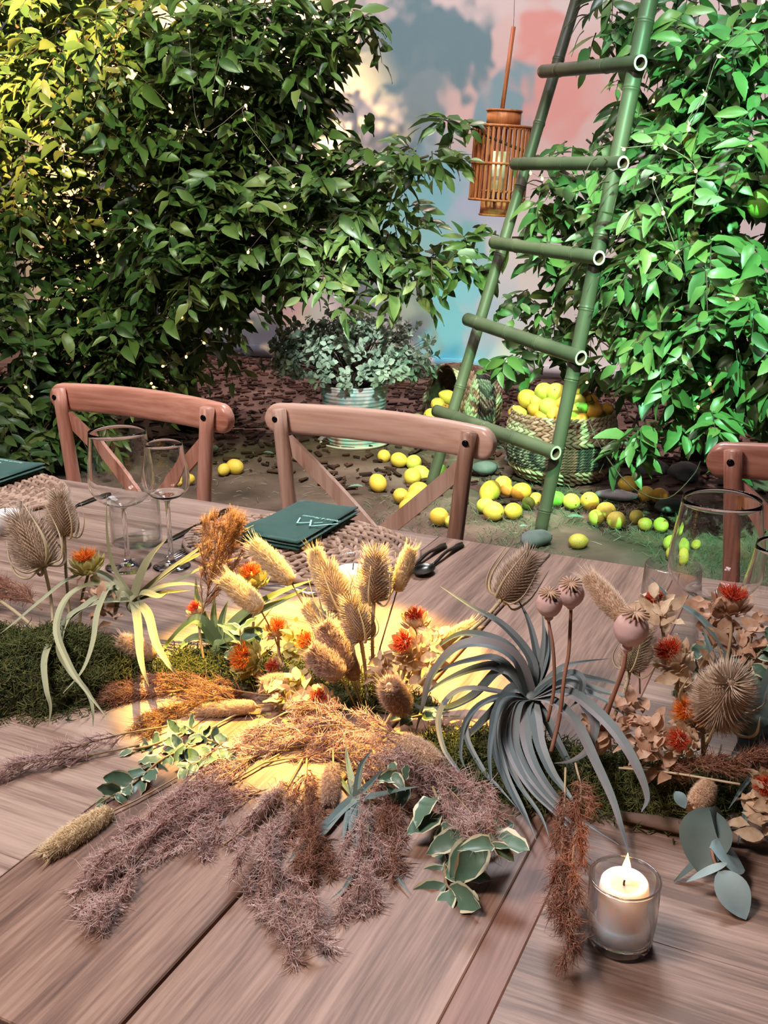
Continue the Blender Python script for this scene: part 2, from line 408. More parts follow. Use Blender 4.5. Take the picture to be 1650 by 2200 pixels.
# ================================================================ chairs
def make_chair(label, xl, xr, yl, yr, cols, ztop=.88):
    cx, cy = (xl+xr)/2, (yl+yr)/2
    t = thing('cross_back_chair', label, 'chair', (cx, cy, 0), 'cross back chairs along the far table edge')
    wr = wood('chair_wood', cols, 0, .34, 90, 7, spec=.5); wl = wood('chair_post_wood', [tuple(c*.85 for c in q) for q in cols], 2, .4, 120, 12)
    ang = math.atan2(yr-yl, xr-xl); X = M4.Translation((cx, cy, 0)) @ M4.Rotation(ang, 4, 'Z'); w = (V((xr, yr))-V((xl, yl))).length/2
    # top rail: rounded bar bowed backwards
    k = MB(); n, q = 26, 14; e = w+.048; vs, fs = [], []
    US = [-1+.14*(1-math.cos(PI/2*q_/6))*0+.10*(1-math.cos(PI*.5*q_/6)) for q_ in range(7)]; US = US+[-.9+1.8*q_/(n-12) for q_ in range(1, n-12)]+[-a_ for a_ in reversed(US)]
    for i in range(n+1):
        u = US[i]; x = u*e
        endr = math.sqrt(max(0., 1-max(0, (abs(x)-(e-.028))/.028)**2)) if abs(x) > e-.028 else 1.
        endr = max(endr, .12)
        for j in range(q):
            c = 2*PI*j/q; hx, hz = .018, .0335+.002*(1-u*u)
            sx, sz = abs(math.cos(c))**.6*math.copysign(1, math.cos(c)), abs(math.sin(c))**.6*math.copysign(1, math.sin(c))
            vs.append(V((x, .020+.022*(1-u*u)+hx*sx*(.6+.4*endr), ztop+.004-.006*(u*u)+hz*sz*endr)))
    for i in range(n):
        for j in range(q): l = (j+1) % q; fs.append((i*q+j, (i+1)*q+j, (i+1)*q+l, i*q+l))
    fs += [tuple(range(q)), tuple(n*q+j for j in range(q-1, -1, -1))]
    k.add(vs, fs); k.xf(X).build('top_rail', wr, t)
    wb = w*.80
    for s in (-1, 1):
        p0, p1 = V((s*wb*.93, -.05, -.02)), V((s*wb, -.008, .46)); p2 = V((s*w, -.004, ztop+.026))
        k = MB(); k.tube(spline([p0, p1, p1.lerp(p2, .5), p2], 4), [.017, .0185, .0175, .0165], 12); k.xf(X)
        po = k.build('post', wl, t)
        k = MB(); k.lathe([(.0001, .0012), (.0055, .0012), (.0068, .0), (.0068, -.004)], X @ M4.Translation((s*w, -.0215, ztop+.006)) @ M4.Rotation(PI/2, 4, 'X'), 12)
        k.build('bolt', m_bolt, po)
        k = MB(); k.board(s*wb*.86-.018, s*wb*.86+.018, -.395, -.36, -.02, .445); k.xf(X).build('front_leg', wl, t, smooth=False)
    # crossed back slats
    for s in (-1, 1):
        a, b = V((s*(w-.012), .012, ztop-.045)), V((-s*(wb-.01), .006, .475)); pts = []
        for i in range(13):
            u = i/12; p = a.lerp(b, u); p.y += .026*math.sin(PI*u)+(.006 if s > 0 else -.006); pts.append(p)
        k = MB(); P, fr = frames(pts); vs, fs = [], []
        for p, (tt, aa, bb) in zip(P, fr):
            sd = V((-tt.z, 0, tt.x)).normalized(); nn = V((0, 1, 0))
            for (u, v) in ((-.017, -.006), (.017, -.006), (.017, .006), (-.017, .006)): vs.append(p+sd*u+nn*v)
        for i in range(12):
            for j in range(4): l = (j+1) % 4; fs.append((i*4+j, i*4+l, i*4+4+l, i*4+4+j))
        fs += [(0, 1, 2, 3), (51, 50, 49, 48)]
        k.add(vs, fs); k.xf(X).build('cross_slat', wl, t, smooth=False)
    k = MB(); k.board(-wb-.03, wb+.03, -.42, .02, .445, .475, .008); k.xf(X).build('seat', wr, t, smooth=False)
    k = MB()
    for s in (-1, 1): k.tube([V((s*wb*.9, -.375, .2)), V((s*wb*.95, -.03, .2))], .010, 8)
    k.xf(X).build('stretcher', wl, t)
m_bolt = mat('blackened_bolt', [(.012, .012, .014)], .25, metal=.8)
make_chair('glossy reddish cross-back chair behind the two stemmed glasses on the left', -1.755, -1.285, 1.83, 1.79, [(.36, .14, .09), (.64, .31, .22), (.78, .46, .36)])
make_chair('greyish brown cross-back chair behind the complete placemat with the printed napkin', -1.133, -.672, 1.845, 1.815, [(.32, .17, .115), (.56, .35, .26), (.72, .50, .40)])
make_chair('reddish brown cross-back chair at the right edge, half out of view behind the big glass', -.176, .285, 1.885, 1.87, [(.28, .11, .075), (.48, .23, .165), (.62, .35, .27)])
# ================================================================ bamboo ladder
m_bam = mat('green_bamboo', [(.034, .038, .025), (.062, .066, .044), (.095, .096, .064)], .42, 5, stretch=(1, 1, .25), objrand=.25, bump=.15, bscale=50)
m_bamcut = mat('bamboo_cut_face', [(.62, .62, .50)], .7)
m_bamin = mat('bamboo_hollow', [(.10, .05, .035)], .8)
def bamboo(name, a, b, r0, r1, parent, nodes, hollow_end=False, label=None):
    a, b = V(a), V(b); L = (b-a).length; n = 40; prof = []; d = (b-a).normalized()
    for i in range(n+1):
        u = i/n; prof.append((u, r0+(r1-r0)*u))
    for q in nodes:
        for du, dr in ((-.010, 0), (-.005, .05), (-.0015, .10), (0, -.05), (.0015, .09), (.006, .03), (.012, 0)):
            prof.append((min(max(q+du/L*1.2, 0), 1), (r0+(r1-r0)*q)*(1+dr)))
    prof.sort()
    k = MB(); X = M4.Translation(a) @ rot_to(d, rnd(0, 6)); bow = rnd(-.006, .006)
    k.lathe([(0.0001, 0)]+[(r, u*L) for u, r in prof], X, 18)
    if hollow_end:
        k.lathe([(r1, L), (r1*.70, L)], X, 18, 1); k.lathe([(r1*.70, L), (r1*.68, L-.09), (.0001, L-.09)], X, 18, 2)
    else: k.lathe([(r1, L), (.0001, L)], X, 18, 1)
    o = k.build(name, [m_bam, m_bamcut, m_bamin], parent)
    if label: o['label'] = label
    return o
BR, BL = at(1160, 1138, z=.0), at(922, 1042, z=.0)
bn = V((-(BL-BR).y, (BL-BR).x, 0)).normalized()
if bn.y < 0: bn = -bn
def rail_top(px, py, B): return on_plane(px, py, B, bn)
ladder = thing('bamboo_ladder', 'green bamboo ladder leaning among the leaves of the right tree', 'ladder', (BR+BL)/2)
RT, LT = rail_top(1408, -60, BR), rail_top(1256, -60, BL)
LADDER_LINES = [(1160, 1138, (BR-CAM).dot(_fw), 1408, -60, (RT-CAM).dot(_fw), 52), (922, 1042, (BL-CAM).dot(_fw), 1256, -60, (LT-CAM).dot(_fw), 44)]
bamboo('rail', BR-V((0, 0, .03)), RT, .027, .034, ladder, [.05, .17, .30, .43, .56, .69, .81, .92])
bamboo('rail', BL-V((0, 0, .03)), LT, .028, .027, ladder, [.09, .21, .34, .47, .60, .72, .84, .95])
for (lx, ly, rx, ry, r, nd) in ((936, 877, 1188, 964, .030, (.2, .45, .7)), (1002, 683, 1241, 763, .031, (.12, .4, .66)), (1058, 520, 1279, 552, .029, (.25, .55, .8)), (1102, 353, 1330, 352, .028, (.1, .5, .8)), (1162, 157, 1366, 140, .029, (.2, .7))):
    LADDER_LINES.append((lx, ly, (on_plane(lx, ly, BL, bn)-CAM).dot(_fw), rx, ry, (on_plane(rx, ry, BR, bn)-CAM).dot(_fw), 42))
    a = on_plane(lx, ly, BL, bn)-_F*.06; b = on_plane(rx, ry, BR, bn)-_F*.075
    bamboo('rung', a, b, r, r, ladder, nd, True)

# ================================================================ woven baskets
m_cream = mat('seagrass_cream', [(.28, .20, .12), (.45, .36, .24), (.58, .50, .38)], .8, 40, island=.8)
m_brown = mat('seagrass_brown', [(.10, .045, .035), (.19, .09, .07)], .8, 40, island=.8)
m_black = mat('seagrass_black', [(.02, .02, .02), (.045, .04, .035), (.30, .27, .22)], .8, 60, island=.95)
m_inner = mat('basket_lining', [(.05, .03, .02), (.13, .08, .05)], .9, 30)
def lozenge(k, c, d, nrm, L, w, h, mi=0):
    """one plump strand of a plait"""
    X = leaf_rot(d, nrm); vs, fs = [], []
    for u, q in ((-1, .15), (-.55, .85), (0, 1), (.55, .85), (1, .15)):
        for j in range(6):
            a = 2*PI*j/6; vs.append(V(c)+X.to_3x3() @ V((math.cos(a)*w*q, u*L, math.sin(a)*h*q)))
    for i in range(4):
        for j in range(6): l = (j+1) % 6; fs.append((i*6+j, (i+1)*6+j, (i+1)*6+l, i*6+l))
    k.add(vs, fs, mi)
def woven_basket(label, X, prof, brown):
    """prof: rows (radius, height, strand height, kind) from the bottom up"""
    t = thing('woven_basket', label, 'basket', X.translation, 'banded seagrass baskets by the ladder')
    ORG[t.name] = X.translation.copy()
    k = MB(); k.lathe([(.0001, .012)]+[(r-.014, z) for r, z, h, c in prof], X, 40); k.lathe([(prof[-1][0]-.014, prof[-1][1]), (prof[-1][0]-.022, prof[-1][1])]+[(r-.022, z) for r, z, h, c in reversed(prof)]+[(.0001, .02)], X, 40)
    k.build('lining', m_inner, t)
    for (r, z, h, c) in prof:
        k = MB(); sg = 2 if c != 'K' else 1; n = int(2*PI*r/(h*(1.25 if c != 'K' else 1.0)))
        for i in range(n):
            a = 2*PI*i/n; rad = V((math.cos(a), math.sin(a), 0)); tan = V((-math.sin(a), math.cos(a), 0))
            br = any(b0 < (a % (2*PI)) < b1 for b0, b1 in brown)
            for s in ((-1, 1) if sg == 2 else (1,)):
                d = (tan+V((0, 0, s*.42*(1 if sg == 2 else 1.3)))).normalized(); p = rad*(r+rnd(-.002, .003))+V((0, 0, z+(s*h*.27 if sg == 2 else 0)))
                lozenge(k, X @ p, X.to_3x3() @ d, X.to_3x3() @ rad, h*.95, h*.34 if sg == 2 else h*.42, h*.32, 1 if br else (2 if c == 'K' else 0))
        k.build('woven_row', [m_cream, m_brown, m_black], t)
prof = []
z = .02
rows = [(.205, .025, 'C'), (.222, .026, 'C'), (.236, .026, 'C')]+[(.246+.010*math.sin(i/8*PI), .0150, 'K') for i in range(9)]+[(.252, .029, 'C'), (.249, .029, 'C'), (.244, .029, 'C'), (.239, .027, 'C'), (.235, .024, 'C')]
for r, h, c in rows: prof.append((r, z+h/2, h, c)); z += h*.93
BK = at(1216, 1044, z=0); BK = BK+_F*.20; BKH = z
BKR = 1.08
prof = [(r*BKR, zz, h, c) for r, zz, h, c in prof]
fa = math.atan2(-BK.y, -BK.x)   # bearing of the viewer from the basket: only used to turn the brown bands
LADDER_LINES += [(1105, 890, (BK-CAM).dot(_fw), 1295, 880, (BK-CAM).dot(_fw), 56), (1150, 1000, (BK-CAM).dot(_fw), 1270, 1000, (BK-CAM).dot(_fw), 60), (1075, 270, 5.2, 1062, 400, 5.2, 46)]
Xb = M4.Translation((BK.x, BK.y, -.005)) @ M4.Rotation(fa, 4, 'Z')
woven_basket('upright banded seagrass basket heaped with citrus behind the ladder foot', Xb, prof, [(.02, .30), (2.1, 2.5), (4.2, 4.5)])
T2 = at(990, 925, z=.0)+_F*.16
ax = (V((-.66, -.68, .20))).normalized(); O2 = at(1047, 884, y=5.5)
X2 = M4.Translation(O2) @ rot_to(ax, .8)
woven_basket('seagrass basket tipped on its side, spilling lemons beside the ladder', X2, [(r*.92, zz*.92, h*.95, c) for r, zz, h, c in prof], [(.4, .9), (2.6, 3.1), (4.9, 5.3)])

# ================================================================ citrus fruit
def fruit_mat(n, cols): return mat(n, cols, .42, 9, objrand=.35, bump=.25, bscale=160, spec=.45)
FM = {'y': fruit_mat('lemon_peel', [(.64, .38, .04), (.76, .50, .075), (.74, .56, .12)]), 'g': fruit_mat('greenish_peel', [(.46, .46, .06), (.60, .53, .09), (.70, .56, .11)]),
      'o': fruit_mat('blushed_peel', [(.62, .22, .03), (.70, .36, .05), (.72, .52, .08)]), 'd': fruit_mat('dark_green_peel', [(.09, .14, .02), (.22, .26, .03)]),
      'G': fruit_mat('lime_green_peel', [(.16, .42, .05), (.32, .55, .08)]), 'b': fruit_mat('withered_peel', [(.30, .16, .04), (.55, .36, .07), (.10, .06, .03)])}
def lemon_mesh(mk, el, nip):
    k = MB(); pr_ = []
    for i in range(15):
        th = PI*i/14; z = -math.cos(th)*el; r = math.sin(th)**.92
        if th > PI*.82: z += nip*(th/PI-.82)/.18
        pr_.append((max(r, .0005), z))
    k.lathe(pr_, M4(), 18); k.lathe([(.0005, -el*.985), (.10, -el*1.0), (.10, -el*1.03), (.0005, -el*1.04)], M4(), 8, 1)
    return k.mesh('lemon', [FM[mk], m_stem])
m_stem = mat('stem_button', [(.16, .15, .05)], .8)
LM = {(c, j): lemon_mesh(c, (1.0, 1.14, 1.24)[j], (.04, .12, .2)[j]) for c in FM for j in range(3)}
FNAME = {'y': 'yellow lemon', 'g': 'greenish yellow lemon', 'o': 'orange-blushed citrus fruit', 'd': 'dark green citrus fruit', 'G': 'lime green citrus fruit', 'b': 'withered brownish citrus fruit'}
def lemon(p, r, c, label, group, lie=True):
    d = rdir(); d.z *= .35
    o = put('lemon', LM[(c, R.choice((0, 1, 1, 2)))], None, M4.Translation(p) @ rot_to(d, rnd(0, 6)) @ M4.Scale(r, 4))
    return idp(o, label, 'fruit', group)
ORD = ['first', 'second', 'third', 'fourth', 'fifth', 'sixth', 'seventh', 'eighth', 'ninth', 'tenth', 'eleventh', 'twelfth']
CLUSTERS = [
 ('lone', [(505, 1003, 18, 'y', 'round yellow lemon lying alone on bare soil between the two left chairs'), (481, 1009, 14, 'y', 'long yellow lemon touching the round one between the left chairs'),
           (404, 1030, 13, 'y', 'yellow lemon half hidden by the right post of the glossy chair'), (812, 1038, 20, 'y', 'lone yellow lemon inside the crossed back of the middle chair'),
           (943, 1110, 21, 'y', 'yellow lemon left of the right post of the middle chair, near the table'), (971, 1121, 15, 'g', 'lemon peeping out behind the right post of the middle chair'),
           (1350, 1040, 19, 'y', 'yellow fruit under the twig right of the heaped basket'), (1388, 1062, 19, 'y', 'yellow lemon behind its twin under the curved twig'), (1417, 1066, 19, 'o', 'blushed lemon in front of its twin under the curved twig'),
           (1242, 1163, 18, 'b', 'withered brown spotted fruit alone on the grass near the table edge'), (1446, 1169, 20, 'g', 'green yellow lemon beside the big right wine glass, upper of two'), (1449, 1190, 19, 'y', 'yellow lemon beside the big right wine glass, lower of two'),
           (1487, 1168, 12, 'y', 'small yellow lemon seen through the big right wine glass')]),
 ('trail left of the ladder', [(825, 980, 15, 'y'), (857, 988, 17, 'y'), (889, 994, 18, 'g'), (905, 1017, 18, 'g'), (886, 1024, 20, 'y'), (899, 1055, 21, 'y'), (861, 1065, 18, 'y'), (888, 1072, 19, 'y'), (881, 1089, 21, 'y'), (943, 1016, 16, 'G')]),
 ('group before the heaped basket', [(1053, 1056, 23, 'y'), (1081, 1040, 19, 'y'), (1089, 1053, 15, 'o'), (1120, 1056, 20, 'o'), (1043, 1086, 18, 'g'), (1060, 1098, 22, 'y'), (1103, 1098, 19, 'y'), (1135, 1081, 15, 'd'), (1152, 1072, 15, 'y')]),
 ('trail right of the ladder foot', [(1194, 1072, 18, 'G'), (1228, 1078, 19, 'g'), (1267, 1077, 21, 'y'), (1281, 1112, 18, 'g'), (1302, 1098, 21, 'g'), (1324, 1118, 21, 'g'), (1368, 1111, 17, 'g'), (1386, 1126, 16, 'b'), (1420, 1128, 17, 'g')])]
for place, L_ in CLUSTERS:
    S_ = sorted(L_)
    for q in L_:
        g0 = at(q[0], q[1], z=.03); dep = (g0-CAM).dot(_fw); r = q[2]*dep/F_PX
        p = at(q[0], q[1], z=r*.92+gz(g0.x, g0.y))
        lab = q[4] if place == 'lone' else '%s, %s from the left in the %s' % (FNAME[q[3]], ORD[S_.index(q)], place)
        lemon(p, r*.96, q[3], lab, 'lone fallen fruit' if place == 'lone' else 'fruit '+place)
def heap(rows, center, rad, place, group):
    for rn, L_ in rows:
        S_ = sorted(L_)
        for q in L_:
            d = ray(q[0], q[1]); c = V(center); o = CAM-c; A = V((d.x/rad[0], d.y/rad[1], d.z/rad[2])); B = V((o.x/rad[0], o.y/rad[1], o.z/rad[2]))
            a, b, cc = A.dot(A), 2*A.dot(B), B.dot(B)-1; D = b*b-4*a*cc
            t = (-b-math.sqrt(D))/(2*a) if D > 0 else -b/(2*a)
            p = CAM+d*t; r = q[2]*(t)/F_PX
            lemon(p, r, q[3], '%s, %s from the left in the %s row of %s' % (FNAME[q[3]], ORD[S_.index(q)], rn, place), group)
heap([('top', [(1169, 842, 20, 'g'), (1195, 845, 22, 'g'), (1218, 850, 19, 'g'), (1250, 843, 14, 'o')]),
      ('upper', [(1134, 857, 20, 'o'), (1153, 862, 15, 'y'), (1178, 874, 20, 'g'), (1243, 862, 17, 'g'), (1265, 861, 16, 'o'), (1211, 868, 18, 'y')]),
      ('middle', [(1113, 889, 18, 'y'), (1148, 879, 15, 'o'), (1164, 897, 15, 'o'), (1191, 889, 18, 'y'), (1227, 884, 17, 'g'), (1247, 876, 16, 'G'), (1273, 881, 20, 'o'), (1303, 879, 14, 'o')]),
      ('lowest', [(1137, 908, 18, 'g'), (1176, 913, 17, 'o'), (1226, 910, 18, 'y'), (1247, 901, 17, 'o'), (1251, 919, 14, 'y'), (1276, 908, 17, 'G'), (1297, 899, 15, 'G'), (1203, 906, 16, 'y')])],
     (BK.x, BK.y, BKH-.07), (.205, .205, .225), 'the heaped basket', 'citrus heaped in the upright basket')
heap([('upper', [(963, 854, 16, 'y'), (941, 870, 15, 'y'), (955, 884, 16, 'y')]), ('lower', [(926, 893, 16, 'y'), (894, 903, 15, 'g'), (940, 908, 16, 'y'), (914, 911, 13, 'y'), (958, 910, 14, 'y')])],
     O2+ax*.37+V((-.02, 0, -.11)), (.20, .17, .15), 'the tipped basket spill', 'lemons spilling from the tipped basket')

# ================================================================ foliage
def leaf_mesh(k, X, curl=.25, fold=.22, mi=0, wid=.42, wave=0., n=5, edge_mi=None, tip=.0):
    """one leaf of length 1 along local y; with edge_mi a margin of another colour"""
    st = [(0, .05), (.16, .62), (.38, 1.0), (.62, .93), (.84, .52), (1, tip+.02)] if n >= 5 else [(0, .06), (.35, 1), (.75, .75), (1, .02)]
    if edge_mi is not None: st = [(0, .05), (.10, .42), (.22, .80), (.38, 1.0), (.54, .99), (.70, .82), (.84, .56), (.94, .28), (1, .02)]
    vs, fs, fe = [], [], []
    for i, (u, q) in enumerate(st):
        w = wid*.5*q; z = -curl*u*u; wz = wave*math.sin(i*2.3)
        if edge_mi is None: vs += [V((-w, u, z+fold*w+wz)), V((0, u, z)), V((w, u, z+fold*w-wz))]
        else:
            a, b = rnd(.66, .93), rnd(.66, .93)
            vs += [V((-w, u, z+fold*w+wz)), V((-w*a, u, z+fold*w*a*.9+wz*.7)), V((0, u, z)), V((w*b, u, z+fold*w*b*.9-wz*.7)), V((w, u, z+fold*w-wz))]
    c = 3 if edge_mi is None else 5
    for i in range(len(st)-1):
        for b in range(c-1):
            a = i*c+b; (fe if c == 5 and b in (0, 3) else fs).append((a, a+1, a+c+1, a+c))
    V_ = [X @ p for p in vs]; m0 = len(k.v); k.add(V_, fs, mi)
    if fe: k.f.extend([tuple(q+m0 for q in f) for f in fe]); k.m.extend([edge_mi]*len(fe))
m_twig = mat('twig_bark', [(.03, .020, .014), (.09, .065, .045)], .85, 12, bump=.4)
def citrus_leaf(n, cols): return mat(n, cols, .36, 5, island=.85, transl=.22, spec=.5)
m_leafL = citrus_leaf('citrus_leaf_left', [(.030, .060, .022), (.055, .105, .032), (.10, .15, .04), (.17, .18, .06)])
m_leafR = citrus_leaf('citrus_leaf_right', [(.030, .070, .030), (.06, .13, .045), (.11, .19, .06), (.15, .17, .05)])
def grow(blobs, L0, L1, droop=.25, dens=1.0):
    leaves, twigs = [], []
    for (px, py, Y, rx, ry, rz, n) in blobs:
        c = at(px, py, y=Y)
        for i in range(int(n*dens)):
            d = rdir()*rnd(.25, 1)**.5; p = c+V((d.x*rx, d.y*ry, d.z*rz))
            g = (V((d.x, d.y-.25, d.z*.5))+rdir()*.55+V((0, 0, -droop))).normalized(); ln = rnd(.16, .34)*min(1, max(.42, rx/.30))
            pts = [p, p+g*ln*.5+V((0, 0, .01)), p+g*ln+V((0, 0, -.06*ln/.3))]; sp = spline(pts, 3); twigs.append(sp)
            side = g.cross(V((0, 0, 1))); side = side.normalized() if side.length > .1 else V((1, 0, 0)); m = R.randint(5, 8) if rx < .2 else R.randint(6, 10)
            for j in range(m):
                u = .12+.88*j/(m-1); q = sp[min(int(u*(len(sp)-1)), len(sp)-1)]
                if 0 < u < 1:
                    x = u*(len(sp)-1); kk = min(int(x), len(sp)-2); q = sp[kk].lerp(sp[kk+1], x-kk)
                s = side if j % 2 else -side
                dd = (g*(.55 if j < m-1 else 1.5)+s*rnd(.6, 1.1)+V((0, 0, rnd(-.55, .35)))+rdir()*.35).normalized()
                up = (V((0, -.5, 1))+rdir()*.8)
                leaves.append(M4.Translation(q) @ leaf_rot(dd, up) @ M4.Scale(rnd(L0, L1)*(.75 if j > m-3 else 1), 4))
    return leaves, twigs
def in_view(p, mg=20):
    d = p-CAM; z = d.dot(_fw)
    if z < .1: return False
    x, y = 825+F_PX*d.dot(_R)/z, 1100-F_PX*d.dot(_up)/z
    return -mg < x < 1650+mg and -mg < y < 2200+mg
def near_ladder(p):
    """keeps the space just in front of the bamboo free of leaves, as in the photograph"""
    d = p-CAM; z = d.dot(_fw); x, y = 825+F_PX*d.dot(_R)/z, 1100-F_PX*d.dot(_up)/z
    for (ax_, ay, az, bx, by, bz, w) in LADDER_LINES:
        vx, vy = bx-ax_, by-ay; u = max(0, min(1, ((x-ax_)*vx+(y-ay)*vy)/(vx*vx+vy*vy))); dd = math.hypot(x-ax_-vx*u, y-ay-vy*u)
        if dd < w and z < az+(bz-az)*u+.10: return True
    return False
def tree(t, leaves, twigs, trunk, branches, m_leaf, nparts=300):
    k = MB()
    for pts, r in trunk: k.tube(spline(pts, 5), r, 9)
    k.build('trunk', m_twig, t)
    k = MB()
    for pts, r in branches: k.tube(spline(pts, 4), r, 6)
    if k.v: k.build('branches', m_twig, t, kind='stuff')
    k = MB()
    for sp in twigs: k.tube(sp, [.0035, .0014], 4, cap=False)
    k.build('twigs', m_twig, t, kind='stuff')
    leaves = [X for X in leaves if not (near_ladder(X.translation) and R.random() < .93)]
    tpl = []
    for j in range(5):
        k = MB(); leaf_mesh(k, M4(), curl=(.1, .25, .40, .2, .55)[j], fold=(.2, .45, .3, .7, .4)[j], wid=(.40, .44, .34, .37, .46)[j], wave=(0, .02, .03, .01, .04)[j]); tpl.append(k)
    lm = [k.mesh('leaf', m_leaf) for k in tpl]; o0 = ORG[t.name]
    vis = sorted((i for i, X in enumerate(leaves) if in_view(X.translation)), key=lambda i: (leaves[i].translation-CAM).length)
    step = vis[:nparts*3]; R.shuffle(step); pick = set(step[:nparts])
    k = MB()
    for i, X in enumerate(leaves):
        j = R.randrange(5)
        if i in pick: put('leaf', lm[j], t, M4.Translation(-o0) @ X)
        else: q = tpl[j]; k.add([X @ p for p in q.v], q.f)
    k.build('foliage', m_leaf, t, kind='stuff')

LB = [  # pixel centre, depth, half sizes in metres, twigs
 (20, 40, 4.0, .35, .3, .3, 22), (50, 220, 4.0, .32, .3, .3, 22), (20, 420, 4.0, .3, .3, .3, 20), (200, 180, 4.0, .25, .25, .2, 12), (40, -40, 4.4, .5, .5, .3, 30), (230, -40, 4.4, .45, .5, .3, 30), (420, -30, 4.3, .40, .5, .25, 24), (150, 60, 3.9, .3, .3, .25, 14),
 (20, 100, 4.5, .5, .5, .5, 46), (220, 90, 4.4, .45, .5, .45, 46), (400, 120, 4.3, .40, .5, .45, 44), (520, 70, 4.3, .32, .4, .34, 36), (620, 50, 4.3, .22, .3, .16, 18), (700, 20, 4.3, .14, .2, .08, 8), (580, 150, 4.3, .22, .3, .20, 22), (680, 90, 4.3, .10, .2, .08, 6),
 (80, 330, 4.4, .5, .5, .5, 46), (280, 320, 4.6, .45, .5, .5, 48), (440, 300, 4.4, .34, .45, .40, 46), (560, 240, 4.4, .20, .3, .22, 24), (540, 350, 4.4, .20, .3, .22, 24), (640, 190, 4.4, .10, .2, .08, 6), (620, 330, 4.4, .08, .2, .05, 3),
 (60, 540, 4.2, .5, .5, .45, 50), (240, 520, 4.6, .5, .5, .44, 48), (420, 500, 4.3, .36, .4, .36, 48), (550, 480, 4.3, .22, .35, .26, 30), (600, 440, 4.3, .14, .3, .12, 14),
 (60, 720, 4.0, .45, .45, .36, 48), (200, 700, 4.3, .45, .45, .40, 48), (350, 640, 4.4, .34, .4, .30, 40), (470, 600, 4.3, .22, .3, .16, 26), (320, 740, 4.4, .26, .3, .18, 18),
 (40, 870, 3.7, .30, .35, .26, 44), (130, 880, 3.9, .22, .3, .26, 26), (60, 960, 3.7, .22, .3, .14, 26), (165, 975, 3.9, .12, .25, .10, 8), (240, 790, 4.2, .22, .3, .18, 18),
 (680, 450, 4.5, .16, .3, .14, 17), (670, 530, 4.4, .18, .3, .14, 19), (750, 400, 4.5, .12, .3, .14, 11), (790, 320, 4.5, .04, .1, .08, 4), (850, 350, 4.6, .11, .3, .10, 9), (920, 335, 4.6, .07, .2, .06, 6),
 (810, 470, 4.6, .16, .3, .12, 16), (870, 540, 4.6, .16, .3, .10, 15), (950, 560, 4.7, .12, .3, .09, 10), (880, 630, 4.6, .06, .2, .05, 4), (760, 580, 4.5, .09, .2, .07, 7), (1000, 570, 4.7, .07, .2, .06, 5), (860, 430, 4.6, .10, .2, .07, 6), (590, 590, 4.4, .12, .2, .06, 9), (800, 70, 4.4, .03, .1, .03, 2), (740, 640, 4.4, .05, .2, .04, 2)]
LTB = V((-3.75, 5.0, -.03))
lv, tw = grow(LB, .08, .14, dens=1.35)
tl = thing('citrus_tree', 'large dark citrus tree on the left, its top washed in yellow light', 'tree', LTB)
hub = V((-3.6, 4.9, 1.0)); brs = []
for b in LB:
    c = at(b[0], b[1], y=b[2]); brs.append(([hub+V((0, 0, rnd(-.3, .5))), hub.lerp(c, .5)+V((0, .1, .12)), c], [.022, .006]))
tree(tl, lv, tw, [([LTB, V((-3.70, 4.95, .5)), hub, V((-3.4, 4.9, 2.6))], [.075, .06, .05, .02])], brs, m_leafL)
RB = [
 (1300, 20, 4.6, .10, .2, .10, 8), (1290, 70, 4.6, .06, .2, .08, 5), (1470, 50, 4.7, .18, .35, .2, 22), (1570, 60, 4.6, .26, .35, .25, 30), (1640, 160, 4.5, .25, .35, .3, 26), (1470, 190, 4.8, .16, .35, .22, 20), (1560, 240, 4.7, .24, .35, .25, 26), (1350, 210, 4.8, .05, .2, .12, 6),
 (1340, 280, 4.8, .10, .3, .08, 8), (1260, 300, 4.9, .09, .25, .05, 5), (1460, 350, 4.5, .24, .35, .20, 26), (1580, 400, 4.3, .26, .35, .25, 30), (1390, 410, 4.2, .18, .3, .12, 18), (1640, 340, 4.3, .2, .3, .25, 18), (1300, 340, 4.1, .06, .12, .04, 4),
 (1120, 340, 4.9, .05, .15, .03, 3), (1190, 430, 4.9, .14, .3, .12, 13), (1260, 420, 4.8, .12, .3, .12, 12), (1100, 510, 4.9, .06, .2, .06, 4), (1190, 520, 4.9, .13, .3, .13, 12), (1230, 590, 5.0, .13, .3, .12, 11),
 (1420, 520, 4.3, .24, .35, .16, 26), (1550, 560, 4.2, .28, .35, .2, 30), (1640, 560, 4.2, .2, .3, .25, 18), (1360, 590, 4.6, .16, .3, .14, 16), (1130, 640, 5.0, .06, .25, .06, 5), (1170, 680, 5.0, .08, .25, .06, 6),
 (1120, 770, 5.0, .06, .2, .05, 4), (1180, 775, 5.0, .07, .2, .05, 4), (1240, 700, 5.0, .09, .25, .10, 7), (1330, 690, 4.5, .10, .25, .08, 9), (1440, 680, 4.4, .20, .3, .16, 18), (1550, 690, 4.1, .25, .3, .18, 26), (1640, 700, 4.1, .18, .3, .2, 14),
 (1320, 780, 4.9, .12, .3, .08, 8), (1430, 780, 4.1, .12, .3, .10, 11), (1540, 800, 4.1, .15, .3, .12, 14), (1630, 810, 4.1, .13, .3, .12, 9), (1410, 870, 4.0, .06, .2, .09, 8), (1520, 880, 4.0, .08, .2, .08, 8), (1500, 945, 4.0, .05, .12, .05, 4), (1620, 890, 4.0, .04, .1, .05, 3),
 (985, 265, 5.0, .06, .15, .05, 5), (1300, 850, 4.9, .09, .2, .04, 4), (1355, 930, 4.0, .04, .1, .04, 4)]
RTB = V((-.72, 5.5, -.03))
lv, tw = grow(RB, .085, .15, droop=.55)
tr = thing('citrus_tree', 'citrus tree on the right with drooping leaves under bright green light', 'tree', RTB)
hub = V((-.75, 5.3, .9)); brs = []
